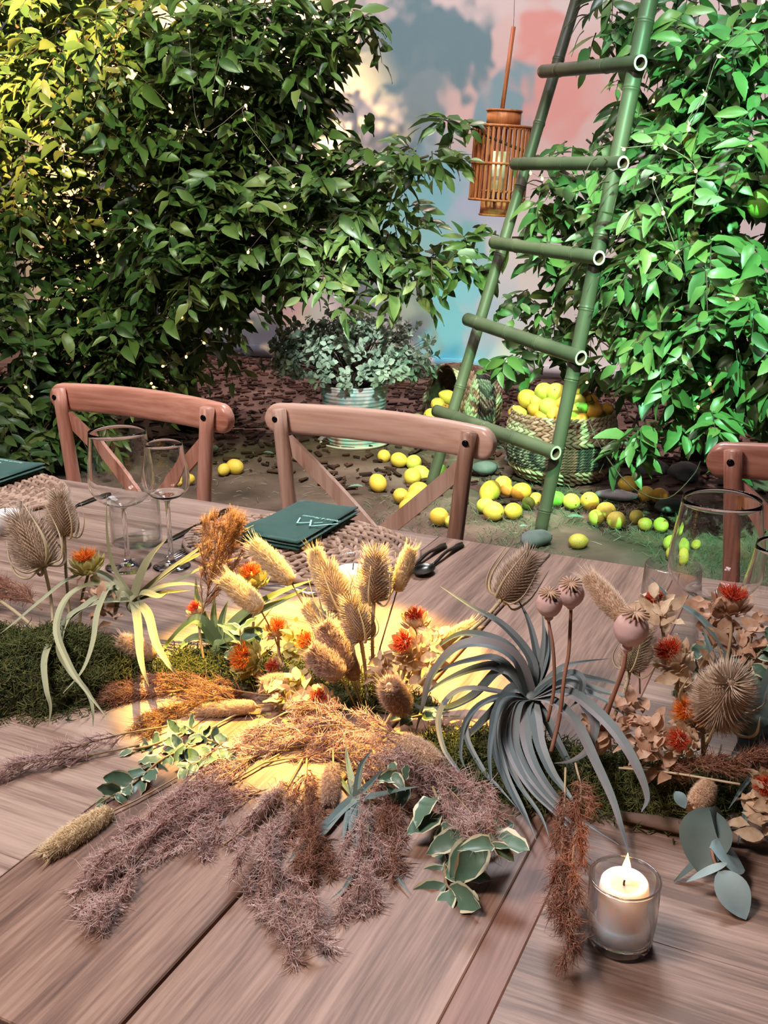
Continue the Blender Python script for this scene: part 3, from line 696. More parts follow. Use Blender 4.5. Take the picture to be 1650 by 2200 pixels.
for b in RB:
    c = at(b[0], b[1], y=b[2]); brs.append(([hub+V((0, 0, rnd(-.3, .5))), hub.lerp(c, .5)+V((0, .12, .10)), c], [.020, .005]))
tree(tr, lv, tw, [([RTB, V((-.74, 5.4, .5)), hub, V((-.6, 5.2, 2.4))], [.065, .055, .045, .02])], brs, m_leafR)
for (px, py, Y, r, lab) in ((1632, 438, 4.0, 21, 'unripe green lemon hanging at the right edge of the right tree'), (1291, 660, 4.5, 13, 'small green lemon hanging beside the ladder rail'), (1462, 750, 4.1, 8, 'tiny green fruit hanging on a drooping twig right of the ladder')):
    p = at(px, py, y=Y); o = put('hanging_lemon', LM[('G', 1)], None, M4.Translation(p) @ M4.Scale(r*Y*1.1/F_PX, 4)); idp(o, lab, 'fruit', 'unripe lemons on the right tree')

# ================================================================ fairy lights
m_bulb = mat('warm_bulb', [(1, .60, .14)], .4, emit=9.); m_wire = mat('thin_wire', [(.16, .12, .10)], .5)
m_bsock = mat('bulb_socket', [(.75, .74, .66)], .4, trans=.5)
bk = MB(); bk.ell((0, 0, 0), .0062, .0062, .0085, nu=8, nv=5); bulb_me = bk.mesh('bulb', m_bulb)
bk = MB(); bk.tube([V((0, 0, .007)), V((0, 0, .022))], [.0035, .002], 6); sock_me = bk.mesh('socket', m_bsock)
def fairy(label, runs):
    base = at(*runs[0][0][:2], y=runs[0][0][2]); t = thing('fairy_light_string', label, 'fairy lights', base, 'fairy light strings in the trees')
    for run in runs:
        P = [at(px, py, y=Y) for px, py, Y in run]; k = MB(); k.tube(spline(P, 4), .0016, 4); k.build('wire', m_wire, t)
        for p in P:
            X = rot_to(rdir()+V((0, 0, .3))); b = put('bulb', bulb_me, t, M4.Translation(p-base-V((0, 0, .004))) @ X); put('socket', sock_me, b)
fairy('string of warm fairy lights draped through the left tree', [
 [(113, 260, 3.8), (135, 312, 3.8), (136, 365, 3.75), (147, 440, 3.75), (168, 498, 3.75), (198, 522, 3.75), (210, 548, 3.8)], [(225, 495, 3.75), (290, 492, 3.7), (256, 525, 3.7)], [(405, 65, 3.8), (430, 280, 3.8), (528, 225, 3.85), (525, 255, 3.85), (630, 398, 3.9), (612, 442, 3.9), (533, 540, 3.9)],
 [(65, 687, 3.5), (75, 758, 3.5), (55, 830, 3.45), (68, 850, 3.45)], [(350, 785, 4.1), (400, 765, 4.1), (438, 735, 4.1), (475, 705, 4.1)], [(374, 718, 4.0), (390, 680, 4.0)], [(233, 145, 3.85), (283, 150, 3.85), (365, 225, 3.85)], [(325, 822, 4.0), (330, 830, 4.0)]])
fairy('string of warm fairy lights woven through the right tree', [
 [(1640, 0, 3.9), (1620, 40, 3.9), (1545, 118, 3.9), (1515, 200, 3.9), (1480, 275, 3.95)], [(1515, 200, 4.1), (1462, 282, 4.1), (1480, 270, 4.1), (1488, 325, 4.1), (1535, 338, 4.1), (1612, 310, 4.1)], [(1340, 318, 3.9), (1430, 315, 3.95), (1495, 365, 3.9), (1405, 380, 3.85), (1425, 455, 3.85), (1455, 540, 3.85), (1495, 600, 3.85), (1545, 600, 3.85), (1584, 640, 3.8)],
 [(1140, 370, 4.7), (1165, 382, 4.7), (1213, 382, 4.7), (1285, 425, 4.6), (1345, 452, 4.5)], [(1270, 700, 4.6), (1268, 770, 4.6), (1261, 820, 4.6)], [(1448, 672, 4.1), (1500, 648, 4.1), (1600, 684, 3.9)], [(1500, 872, 3.9), (1525, 822, 3.9), (1340, 735, 4.4)], [(1404, 215, 4.5), (1420, 222, 4.5)]])

# ================================================================ shrub in a ribbed pot
m_pot = mat('ribbed_pot_paint', [(.30, .17, .14), (.55, .48, .46), (.32, .62, .60), (.60, .55, .54)], .6, 7, stretch=(1, 1, .25), bump=.2, contrast=1.4)
PB = at(760, 962, z=0)+_F*.16
k = MB(); prof_ = [(.0001, 0), (.150, 0)]; zz = .0
for i in range(16):
    r = .150+.040*i/15; prof_ += [(r, zz+.003), (r+.007, zz+.009), (r+.007, zz+.014), (r, zz+.0195)]; zz += .0215
prof_ += [(.196, zz), (.200, zz+.012), (.186, zz+.012), (.18, zz-.05), (.0001, zz-.05)]
pot = thing('plant_pot', 'ribbed pot with worn pale and turquoise paint holding the grey green bush', 'pot', PB)
k.lathe(prof_, M4.Translation(PB-V((0, 0, .01))), 40); k.build('body', m_pot, pot)
k = MB(); k.lathe([(.0001, 0), (.20, 0), (.215, .018), (.207, .018), (.19, .008), (.0001, .008)], M4.Translation(PB-V((0, 0, .006))), 36); k.build('saucer', mat('white_saucer', [(.75, .74, .70)], .4), pot)
m_bleaf = mat('bush_leaf', [(.10, .16, .115), (.19, .27, .20), (.30, .38, .29), (.40, .45, .36)], .5, 6, island=.9, transl=.2)
SB = PB+V((0, 0, zz-.05))
bush = thing('potted_bush', 'rounded bush of small grey green leaves growing from the ribbed pot', 'bush', SB)
bl, stems = [], []
for i in range(330):
    d = rdir(); d.z = abs(d.z)*1.0-.12; q = rnd(.72, 1.03); lump = 1+.16*noise.noise(d*2.3)
    c = SB+V((-.04+d.x*.50, d.y*.42, .17+d.z*.34))*1.0; c = SB+(c-SB)*q*lump
    stems.append([SB+V((rnd(-.06, .06), rnd(-.06, .06), -.01)), SB.lerp(c, .5)+V((0, 0, .03)), c]); g = (c-SB).normalized()
    for j in range(R.randint(8, 13)):
        dd = (g*.6+rdir()).normalized(); bl.append(M4.Translation(c+dd*rnd(.0, .012)+g*rnd(-.05, .015)) @ leaf_rot(dd, g+rdir()*.5) @ M4.Scale(rnd(.028, .046), 4))
k = MB()
for s in stems: k.tube(s, [.003, .0012], 4, cap=False)
k.build('stems', m_twig, bush, kind='stuff')
tk = MB(); leaf_mesh(tk, M4(), .25, .3, wid=.72, n=4); bme = tk.mesh('leaf', m_bleaf)
R.shuffle(bl); bl.sort(key=lambda X: (X.translation-CAM).length); cand = bl[:1500]; R.shuffle(cand); pk = set(id(X) for X in cand[:300]); k = MB()
for X in bl:
    if id(X) in pk: put('leaf', bme, bush, M4.Translation(-SB) @ X)
    else: k.add([X @ p for p in tk.v], tk.f)
k.build('foliage', m_bleaf, bush, kind='stuff')

# ================================================================ slatted lantern
m_slat = wood('lantern_bamboo', [(.30, .078, .03), (.50, .15, .06), (.62, .23, .105)], 2, .5)
LY = 5.15; lc = at(1074, 352, y=LY); lw = .145
lan = thing('hanging_lantern', 'slatted bamboo lantern hanging beyond the ladder on a long stick', 'lantern', lc)
Xl = M4.Translation(lc) @ M4.Rotation(math.radians(3.5), 4, 'Y') @ M4.Rotation(.2, 4, 'Z')
H1, H0 = .18, -.18
def ring(r, z, w=.006, h=.006, n=36):
    k = MB(); k.lathe([(r-w, z-h), (r+w, z-h), (r+w, z+h), (r-w, z+h), (r-w, z-h)], Xl, n); return k
for z, r in ((H1, lw), (.0, lw+.003), (H0, lw)): ring(r, z).build('hoop', m_slat, lan)
for i in range(34):
    a = 2*PI*i/34; c, s = math.cos(a), math.sin(a); k = MB(); k.board(-.0055, .0055, -.003, .003, H0, H1, .001)
    k.xf(Xl @ M4.Rotation(a, 4, 'Z') @ M4.Translation((0, lw, 0))).build('slat', m_slat, lan, smooth=False)
for z0, z1, r in ((H1, H1+.075, .088), (H0-.075, H0, .084)):
    k = MB(); k.lathe([(r-.004, z0), (r, z0), (r, z1), (r-.004, z1), (r-.004, z0)], Xl, 30); k.build('collar', m_slat, lan)
    ring(r, z1 if z0 > 0 else z0, .005, .005).build('hoop', m_slat, lan)
    k = MB()
    for i in range(2): k.board(-lw, lw, -.01, .01, (H1 if z0 > 0 else H0)-.004, (H1 if z0 > 0 else H0)+.004); k.xf(M4.Rotation(PI/2, 4, 'Z'))
    k.xf(Xl).build('cross_bar', m_slat, lan)
k = MB(); k.lathe([(.0001, -.13), (.045, -.13), (.045, .06), (.0001, .06)], Xl, 20); k.build('candle', mat('lantern_candle', [(.85, .80, .68)], .5, sss=.3), lan)
k = MB(); k.lathe([(.0001, -.142), (.09, -.142), (.09, -.131), (.0001, -.131)], Xl, 20); k.build('candle_plate', m_slat, lan)
k = MB(); k.tube([Xl @ V((-.008, -.06, H1+.02)), Xl @ V((.012, -.03, H1+.46))], .011, 10); k.build('handle_stick', m_slat, lan)
k = MB(); k.tube([Xl @ V((.012, -.03, H1+.45)), lc+V((.05, 0, 3.0))], .0012, 4); k.build('hanging_wire', m_wire, lan)

# ================================================================ stones and fallen things on the soil
m_stone = mat('stone', [(.06, .065, .07), (.13, .14, .15), (.20, .21, .21)], .8, 9, objrand=.3, bump=.5, bscale=25)
for (px, py, rx, ry, rz, lab) in ((1150, 1163, .075, .05, .035, 'dark flat stone at the foot of the right ladder rail'), (447, 967, .06, .045, .028, 'flat pale brown stone behind the glossy reddish chair'), (1325, 1068, .10, .05, .025, 'flat grey green stone under the heaped basket on its right'),
        (1400, 1010, .10, .06, .04, 'grey angular stone right of the heaped basket, nearest to it'), (1470, 1020, .11, .07, .045, 'larger grey stone near the right chair rail'), (1440, 1090, .10, .05, .03, 'low grey slab of stone beside the big right wine glass'), (1040, 1010, .07, .05, .035, 'dark round stone behind the right post of the middle chair'), (1110, 990, .06, .05, .03, 'small dark stone under the rim of the tipped basket')):
    p = at(px, py, z=.01); k = MB(); k.ell((0, 0, 0), rx, ry, rz, nu=14, nv=9); sd = rnd(0, 50)
    k.v = [q*(1+.28*noise.noise(q*16+V((sd, 0, 0)))) for q in k.v]; k.xf(M4.Translation(p+V((0, 0, rz*.35))) @ M4.Rotation(rnd(0, 3), 4, 'Z'))
    idp(k.build('stone', m_stone, org=p), lab, 'stone', 'stones lying on the soil')
k = MB(); k.tube(spline([at(1265, 905, y=4.1), at(1290, 960, y=3.9), at(1340, 1030, y=3.75), at(1390, 1065, y=3.7), at(1440, 1068, y=3.7), at(1490, 1020, y=3.8), at(1505, 990, y=3.9)], 5), [.003, .002], 5)
idp(k.build('fallen_twig', m_twig, org=at(1390, 1065, y=3.7)), 'thin bare twig arching over the fruit right of the heaped basket', 'twig')
m_dl = mat('fallen_leaf', [(.10, .20, .16), (.2, .3, .24)], .6, 8)
for (px, py, s, lab) in ((1218, 1110, .06, 'fallen pale green leaf right of the ladder foot'), (1135, 1130, .035, 'small fallen light green leaf left of the ladder foot'), (565, 972, .05, 'fallen green leaf on the soil left of the middle chair'), (780, 1045, .06, 'fallen whitish leaf beside the lone lemon in the middle chair back')):
    p = at(px, py, z=.02); k = MB(); leaf_mesh(k, M4.Translation(p) @ leaf_rot(V((rnd(-1, 1), rnd(-.3, .3), .05)), V((0, 0, 1))) @ M4.Scale(s*1.3, 4), .15, .3, wid=.5)
    idp(k.build('fallen_leaf', m_dl, org=p), lab, 'leaf', 'fallen leaves on the soil')
# ================================================================ place settings
m_straw = mat('braided_straw', [(.13, .075, .05), (.30, .19, .13), (.44, .30, .22), (.52, .38, .29)], .7, 30, island=.85, bump=.2, bscale=200)
def placemat(label, cx, cy, rx, ry, rotz=0.0):
    t = thing('woven_placemat', label, 'placemat', (cx, cy, TT), 'braided oval placemats')
    X = M4.Translation((cx, cy, TT)) @ M4.Rotation(rotz, 4, 'Z')
    k = MB(); k.lathe([(.0001, .001), (1, .001), (1, .006), (.0001, .006)], X @ M4.Diagonal((rx-.012, ry-.012, 1, 1)), 40); k.build('backing', m_straw, t)
    nring = 7; w = .0205
    for q in range(nring):
        a, b = rx-.012-w*q, ry-.012-w*q
        if b < .012: break
        k = MB(); per = PI*(3*(a+b)-math.sqrt((3*a+b)*(a+3*b))); n = max(10, int(per/.0165))
        for i in range(n):
            u = 2*PI*i/n+rnd(-.004, .004); c = V((a*math.cos(u), b*math.sin(u), .008)); tan = V((-a*math.sin(u), b*math.cos(u), 0)).normalized(); nr = V((tan.y, -tan.x, 0))
            for s in (-1, 1):
                d = (tan*.85+nr*s*(.55+rnd(-.12, .12))+V((0, 0, .16))).normalized()
                lozenge(k, X @ (c+nr*s*w*.25+V((0, 0, rnd(0, .0018)))), X.to_3x3() @ d, V((0, 0, 1)), .0125, w*rnd(.20, .27), .0042)
        k.build('braided_ring', m_straw, t)
    k = MB(); pts = [X @ V((rx*math.cos(2*PI*i/72), ry*math.sin(2*PI*i/72), .006+.0015*math.sin(i*2.1))) for i in range(73)]
    k.tube(pts, .0055, 7, cap=False); k.build('rim_cord', m_straw, t)
placemat('oval braided straw placemat lying whole on the table before the middle chair', -.853, 1.442, .222, .160)
placemat('oval braided straw placemat cut off by the left edge of the view', -1.668, 1.447, .222, .160)
m_nap = mat('green_linen', [(.022, .085, .068), (.032, .115, .092)], .85, 60, bump=.35, bscale=900, sheen=.3, spec=.2)
m_print = mat('pale_mint_print', [(.42, .85, .72)], .6)
def napkin(label, x0, x1, y0, y1, rotz=0.):
    cx, cy = (x0+x1)/2, (y0+y1)/2; hx, hy = (x1-x0)/2, (y1-y0)/2; z0 = TT+.0145
    t = thing('napkin', label, 'napkin', (cx, cy, z0), 'folded green napkins'); X = M4.Translation((cx, cy, z0)) @ M4.Rotation(rotz, 4, 'Z')
    for lay in range(3):   # stacked folds, rounded where the cloth turns
        k = MB(); th = .0062; N, M_ = 12, 14; vs, fs = [], []; ox = (.0, .003, -.002)[lay]; oy = (-.004, 0, .002)[lay]; top = []
        for j in range(M_+1):
            v = -1+2*j/M_
            for i in range(N+1):
                u = -1+2*i/N; e = min(1, (1-abs(u))*9) ; e2 = min(1, (1-abs(v))*14)
                zz_ = lay*th+th*(.40+.55*math.sqrt(max(0, min(e, e2))))+(.0035*math.sin(v*3+.5)*math.sin(u*2.2+1)+.003*u*v)*(lay/2)
                vs.append(X @ V((u*hx+ox, v*hy+oy, zz_)))
        nt = len(vs)
        for j in range(M_+1):
            for i in range(N+1):
                p = vs[j*(N+1)+i]; u, v = -1+2*i/N, -1+2*j/M_; e = min(min(1, (1-abs(u))*9), min(1, (1-abs(v))*14)); vs.append(V((p.x, p.y, z0+lay*th+th*.36*(1-math.sqrt(e)))))
        for j in range(M_):
            for i in range(N):
                a = j*(N+1)+i; fs.append((a, a+1, a+N+2, a+N+1)); fs.append((nt+a, nt+a+N+1, nt+a+N+2, nt+a+1))
        for i in range(N): fs += [(nt+i, nt+i+1, i+1, i), (M_*(N+1)+i, M_*(N+1)+i+1, nt+M_*(N+1)+i+1, nt+M_*(N+1)+i)]
        for j in range(M_):
            a, b = j*(N+1), (j+1)*(N+1); fs += [(a, b, nt+b, nt+a), (nt+a+N, nt+b+N, b+N, a+N)]
        k.add(vs, fs); k.build('fold', m_nap, t)
    zt = z0+.0062*3+.0022
    # printed mark, read from the chair side
    def P(u, v): return X @ V((u, v, zt-z0))
    k = MB()
    def stroke(pts, w):
        for a, b in zip(pts, pts[1:]):
            a, b = V(a), V(b); d = (b-a).normalized(); n = V((-d.y, d.x))*w*.5; k.add([P(*(a+n)), P(*(a-n)), P(*(b-n)), P(*(b+n))], [(0, 1, 2, 3)])
    lc_ = at(668, 1124, z=zt)-V((cx, cy, zt)) if x0 > -1.2 else V((-.004+.005, .045, 0)); cxm = lc_.x
    def MP(a, b): return (cxm+a*1.15, lc_.y+b*1.15)      # a to the right, b away from the viewer
    stroke([MP(-.030, .018), MP(-.020, -.008), MP(-.004, .004)], .0030)
    stroke([MP(-.008, .016), MP(.006, -.012), MP(.040, .018)], .0032)
    stroke([MP(.004, .004), MP(.015, .013)], .0022)
    lg = k.build('printed_logo', m_print, t, smooth=False)
    fc = bpy.data.curves.new('printed_lettering', 'FONT'); fc.body = 'Festival & Mountain'; fc.size = .0125; fc.align_x = 'CENTER'; fc.extrude = .0001; fc.shear = .25
    fc.materials.append(m_print); tmp = bpy.data.objects.new('lettering_source', fc); COL.objects.link(tmp); bpy.context.view_layer.update()
    lme = bpy.data.meshes.new_from_object(tmp.evaluated_get(bpy.context.evaluated_depsgraph_get())); bpy.data.objects.remove(tmp)
    put('printed_lettering', lme, t, M4.Rotation(rotz, 4, 'Z') @ M4.Translation((cxm+.004, lc_.y+.036, zt-z0+.0006)) @ M4.Rotation(PI, 4, 'Z') @ M4.Diagonal((.8, 1, 1, 1)))
napkin('folded dark green napkin with mint mountain mark on the whole placemat', -.954, -.826, 1.398, 1.622, -.02)
napkin('folded dark green napkin on the placemat at the left edge of the view', -1.775, -1.612, 1.400, 1.612, .0)

# ================================================================ glassware
def thin_glass(name, tint, edge, p=4.0):
    """thin-walled clear glass: light goes straight through, reflection grows towards grazing angles"""
    m = bpy.data.materials.new(name); m.use_nodes = True; N, L = m.node_tree.nodes, m.node_tree.links; N.remove(N['Principled BSDF'])
    tr_ = N.new('ShaderNodeBsdfTransparent'); tr_.inputs[0].default_value = (*tint, 1); gl = N.new('ShaderNodeBsdfGlossy'); gl.inputs['Roughness'].default_value = .03
    g2 = N.new('ShaderNodeBsdfGlossy'); g2.inputs['Roughness'].default_value = .38; gm = N.new('ShaderNodeMixShader'); gm.inputs[0].default_value = .10; L.new(gl.outputs[0], gm.inputs[1]); L.new(g2.outputs[0], gm.inputs[2])
    lw = N.new('ShaderNodeLayerWeight'); lw.inputs[0].default_value = .5; pw = N.new('ShaderNodeMath'); pw.operation = 'POWER'; pw.inputs[1].default_value = p; L.new(lw.outputs['Facing'], pw.inputs[0])
    ma = N.new('ShaderNodeMath'); ma.operation = 'MULTIPLY_ADD'; ma.inputs[1].default_value = edge; ma.inputs[2].default_value = .02; L.new(pw.outputs[0], ma.inputs[0])
    mx = N.new('ShaderNodeMixShader'); L.new(ma.outputs[0], mx.inputs[0]); L.new(tr_.outputs[0], mx.inputs[1]); L.new(gm.outputs[0], mx.inputs[2]); L.new(mx.outputs[0], N['Material Output'].inputs[0])
    return m
m_glass = mat('clear_glass', [(1, 1, 1)], .0, trans=1.0, ior=1.40, spec=.5); m_tumb = thin_glass('tumbler_glass', (.97, .98, .98), 1.0, 2.6)
m_glasst = thin_glass('thick_clear_glass', (.955, .965, .975), 1.0, 2.0)
def thin(profile_out, th, foot):
    """outer profile up, inner profile down, closed at the axis"""
    inn = [(max(r-th, .0001), z) for r, z in profile_out if z >= foot]
    return profile_out+[(profile_out[-1][0]-th*.5, profile_out[-1][1]+th*.4)]+list(reversed(inn))
def smooth_prof(pr_, k=4): return [(max(p.x, .0001), p.y) for p in spline([V((r, z, 0)) for r, z in pr_], k)]
def wine_glass(label, x, y, rim_r, max_r, h, bowl0, zmax, group, foot_r=.036, tilt=0):
    t = thing('wine_glass', label, 'glass', (x, y, TT), group); X = M4.Translation((x, y, TT+.0008))
    k = MB(); st = [(.0001, 0), (foot_r*.97, 0), (foot_r, .0015), (foot_r*.93, .0028), (foot_r*.4, .0055), (.0060, .011), (.0042, .03), (.0038, bowl0*.6), (.0042, bowl0-.006), (.0001+.0052, bowl0)]
    k.lathe(st, X, 36); k.lathe([(.0052, bowl0), (.0001, bowl0)], X, 36); k.build('stem', m_glass, t)
    pr_ = smooth_prof([(.0055, bowl0+.0003), (.014, bowl0+.005), (max_r*.66, bowl0+(zmax-bowl0)*.30), (max_r*.93, bowl0+(zmax-bowl0)*.66), (max_r, zmax), (max_r*.985, zmax+(h-zmax)*.3), (rim_r+(max_r-rim_r)*.35, zmax+(h-zmax)*.7), (rim_r, h)])
    k = MB(); k.lathe([(.0001, bowl0+.0003)]+pr_+[(rim_r-.00045, h+.0003)]+[(max(r-.0009, .0001), z+.0022 if z < bowl0+.01 else z) for r, z in reversed(pr_)]+[(.0001, bowl0+.0028)], X, 48); k.build('bowl', m_glass, t)
def tumbler(label, x, y, rb, rt, h, group, cat='glass', base=.006, wall=.0016, name='tumbler'):
    t = thing(name, label, cat, (x, y, TT), group); X = M4.Translation((x, y, TT+.0008)); k = MB()
    k.lathe([(.0001, 0), (rb*.92, 0), (rb, .004), (rb+(rt-rb)*.55+.001, h*.5), (rt, h-.001), (rt-wall*.5, h), (rt-wall, h-.001), (rb+(rt-rb)*.55+.001-wall, h*.5), (rb-wall, base+.003), (rb*.85, base), (.0001, base)], X, 48)
    return t, k.build('glass_cup', m_glasst if base > .0085 else m_tumb, t)
wine_glass('tall clear wine glass on the left, in front of the glossy reddish chair', -1.071, 1.236, .0465, .0535, .238, .105, .150, 'stemmed glasses on the left', .039)
wine_glass('slim clear champagne glass just right of the tall left wine glass', -1.004, 1.268, .0305, .0390, .218, .118, .150, 'stemmed glasses on the left', .032)
tumbler('wide clear tumbler standing behind the stems of the two left glasses', -1.140, 1.345, .046, .044, .088, 'clear tumblers')
q = at(1552, 1073, z=TT+.232)
wine_glass('big clear wine glass on the right, in front of the right chair', q.x, q.y, .0495, .0600, .232, .092, .138, 'stemmed glasses on the right', .040)
q2 = at(1447, 1213, z=TT+.128)
tumbler('small clear glass left of the big right wine glass, narrowing upwards', q2.x, q2.y, .043, .0375, .128, 'clear tumblers', base=.008)
q3 = at(1696, 1165, z=TT+.22)
wine_glass('clear glass cut off by the right edge of the view', q3.x, q3.y, .036, .046, .215, .100, .140, 'stemmed glasses on the right', .036)

# ================================================================ cutlery
m_dark = mat('black_steel', [(.030, .030, .026), (.045, .045, .038)], .28, 30, metal=.9); m_steel = mat('steel', [(.55, .55, .56)], .22, metal=1.0)
def knife(label, x, y, rot, L=.225):
    t = thing('table_knife', label, 'knife', (x, y, TT), 'dark knives beside the placemats'); X = M4.Translation((x, y, TT+.001)) @ M4.Rotation(rot, 4, 'Z'); k = MB()
    n = 14; vs, fs = [], []
    for i in range(n+1):
        u = i/n; w = .0095*(min(1, (u*12))**.5); w = w*(1-.35*u) if u < .8 else w*.72*max(.1, 1-((u-.8)/.2)**2); 
        for dx, dz in ((-w, .0), (w, 0), (w*.9, .0028), (-w*.9, .0028)): vs.append(X @ V((dx, -u*L*.48, dz)))
    for i in range(n):
        for j in range(4): l = (j+1) % 4; fs.append((i*4+j, i*4+l, i*4+4+l, i*4+4+j))
    fs += [(3, 2, 1, 0), (n*4, n*4+1, n*4+2, n*4+3)]; k.add(vs, fs); k.build('handle', m_dark, t)
    k = MB(); vs, fs = [], []
    for i in range(n+1):
        u = i/n; w0, w1 = -.0055, .0055+.004*math.sin(PI*u)
        if u > .8: w1 *= max(.05, 1-((u-.8)/.2)**2); w0 *= max(.2, 1-((u-.8)/.2)**2)
        for dx, dz in ((w0, 0.0004), (w1, .0004), (w1, .001), (w0, .0018)): vs.append(X @ V((dx, -L*.48-u*L*.52, dz)))
    for i in range(n):
        for j in range(4): l = (j+1) % 4; fs.append((i*4+j, i*4+l, i*4+4+l, i*4+4+j))
    fs += [(3, 2, 1, 0), (n*4, n*4+1, n*4+2, n*4+3)]; k.add(vs, fs); k.build('blade', m_dark, t)
knife('dark knife with broad handle between the champagne glass and the whole placemat', -1.098, 1.585, .03)
knife('dark knife beside the placemat on the left edge of the view', -1.395, 1.57, .03)
def spoon_fork(name, label, cat, x, y, rot, mt, tines=0, L=.20):
    t = thing(name, label, cat, (x, y, TT), 'cutlery around the placemats'); X = M4.Translation((x, y, TT+.001)) @ M4.Rotation(rot, 4, 'Z')
    k = MB(); n = 12; vs, fs = [], []
    for i in range(n+1):
        u = i/n; w = .0032+.0072*max(0, 1-u*1.9)**1.2 if u > .06 else .0095*math.sqrt(max(.02, u/.06)); z = .002+.010*math.sin(PI*min(u*1.05, 1))**2*u
        for dx, dz in ((-w, 0), (w, 0), (w*.6, .0026), (-w*.6, .0026)): vs.append(X @ V((dx, -u*L*.66, z+dz)))
    for i in range(n):
        for j in range(4): l = (j+1) % 4; fs.append((i*4+j, i*4+l, i*4+4+l, i*4+4+j))
    fs += [(3, 2, 1, 0), (n*4, n*4+1, n*4+2, n*4+3)]; k.add(vs, fs); k.build('handle', mt, t)
    k = MB()
    if tines:
        k.board(-.0105, .0105, -L*.80, -L*.655, .002, .0042, .0008)
        for j in range(4): c = -.0093+.0062*j; k.board(c-.0013, c+.0013, -L, -L*.795, .002+.001, .0042, .0004)
        k.xf(X); k.build('tines', mt, t)
    else:
        k.lathe([(.0001, 0), (.5, .04), (.85, .22), (1, .5), (.96, .5), (.8, .26), (.45, .09), (.0001, .05)], X @ M4.Translation((0, -L*.82, .001)) @ M4.Diagonal((.018, .028, .014, 1)), 20); k.build('bowl', mt, t)
spoon_fork('table_spoon', 'dark steel spoon to the right of the whole placemat, handle at the table edge', 'spoon', -.596, 1.588, -.04, m_dark)
spoon_fork('table_fork', 'dark fork beside the spoon on the right of the whole placemat', 'fork', -.622, 1.570, -.05, m_dark, 4)
spoon_fork('table_fork', 'steel fork with tines showing beside the champagne glass stem', 'fork', -1.030, 1.500, .02, m_steel, 4, .21)
spoon_fork('dessert_spoon', 'small steel spoon lying across in front of the whole placemat', 'spoon', -.715, 1.262, -PI/2+.1, m_steel, 0, .16)
q = at(1640, 1400, z=TT); spoon_fork('table_fork', 'steel fork at the right edge of the table, tines towards the flowers', 'fork', q.x+.06, q.y+.20, -.12, m_steel, 4, .21)

# ================================================================ candles
m_wax = mat('white_wax', [(.86, .84, .86)], .45, sss=.85); m_wick = mat('wick', [(.03, .02, .015)], .9)
def votive(label, x, y, r=.030, h=.055):
    t, c = tumbler(label, x, y, r, r+.003, h, 'unlit white votives behind the flowers', 'candle', .004, .0015, 'votive_candle')
    k = MB(); k.lathe([(.0001, .007), (r-.004, .007), (r-.003, h*.72), (r-.006, h*.74), (.0001, h*.71)], M4.Translation((x, y, TT)), 28); k.build('wax', m_wax, t)
    k = MB(); k.tube([V((x, y, TT+h*.7)), V((x+.001, y, TT+h*.9))], .0009, 5); k.build('wick', m_wick, t)
votive('unlit white votive candle behind the teasels in the middle of the table', -.672, 1.30)
votive('unlit white votive candle at the left edge of the table', -1.398, 1.285)
m_flame = bpy.data.materials.new('flame'); m_flame.use_nodes = True
_e = m_flame.node_tree.nodes.new('ShaderNodeEmission'); _e.inputs[0].default_value = (1, .62, .17, 1); _e.inputs[1].default_value = 7; m_flame.node_tree.links.new(_e.outputs[0], m_flame.node_tree.nodes['Material Output'].inputs[0])
cx, cy = at(1331, 2022, z=TT).xy
ch = (at(1343, 1886, y=cy).z-TT)
t, c = tumbler('thick clear candle holder with a lit white candle, lower right on the table', cx, cy, .0268, .0292, ch, None, 'candle', .009, .0022, 'candle_glass')
m_waxl = mat('lit_wax', [(.90, .86, .88)], .45, sss=.95); m_waxl.node_tree.nodes['Principled BSDF'].inputs['Subsurface Radius'].default_value = (.040, .014, .005)
k = MB(); k.lathe([(.0001, .0003), (.0245, .0003), (.0262, .003), (.0262, .0075), (.0245, .0088), (.0001, .0088)], M4.Translation((cx, cy, TT+.0008)), 40); k.build('glass_base', m_glass, t)
k = MB(); n_ = 48; k.tube([V((cx+.0284*math.cos(2*PI*i/n_), cy+.0284*math.sin(2*PI*i/n_), TT+ch)) for i in range(n_+1)], .0013, 8, cap=False); k.build('rim', m_glass, t)
cd = thing('lit_candle', 'lit white pillar candle burning inside the thick clear glass', 'candle', (cx, cy, TT+.01))
k = MB(); rw = .0205; zt = ch*.80
prf = smooth_prof([(rw+.0034, .0), (rw+.0036, .004), (rw+.0032, .009), (rw+.0012, .0125), (rw+.0001, .0145), (rw, .035), (rw-.0002, zt-.008), (rw-.001, zt-.002)], 3)
k.lathe([(.0001, .0)]+prf+[(rw-.003, zt+.0005), (rw-.006, zt-.002), (rw-.010, zt-.006), (.0001, zt-.0075)], M4.Translation((cx, cy, TT+.0105)), 40); k.build('wax', m_waxl, cd)
k = MB(); k.lathe([(rw-.0085, zt-.005), (.0001, zt-.0048)], M4.Translation((cx, cy, TT+.0105)), 30); k.build('melted_pool', mat('melted_wax', [(.95, .88, .72)], .06, trans=.5), cd)
zc = TT+.0105+zt-.0075
k = MB(); k.tube(spline([V((cx, cy, zc)), V((cx-.0005, cy-.001, zc+.006)), V((cx+.001, cy-.0015, zc+.012))], 3), .0009, 5); k.build('wick', m_wick, cd)
k = MB(); k.lathe([(.0001, 0)]+smooth_prof([(.0014, .001), (.0034, .005), (.0040, .0095), (.0030, .0155), (.0013, .0215), (.0002, .0265)], 3), M4.Translation((cx+.0006, cy-.001, zc+.0085)), 14); k.build('flame', m_flame, cd)
lamp('candle_glow', 'POINT', (cx, cy, zc+.040), (cx, cy, 0), .15, (1, .38, .085), .006)
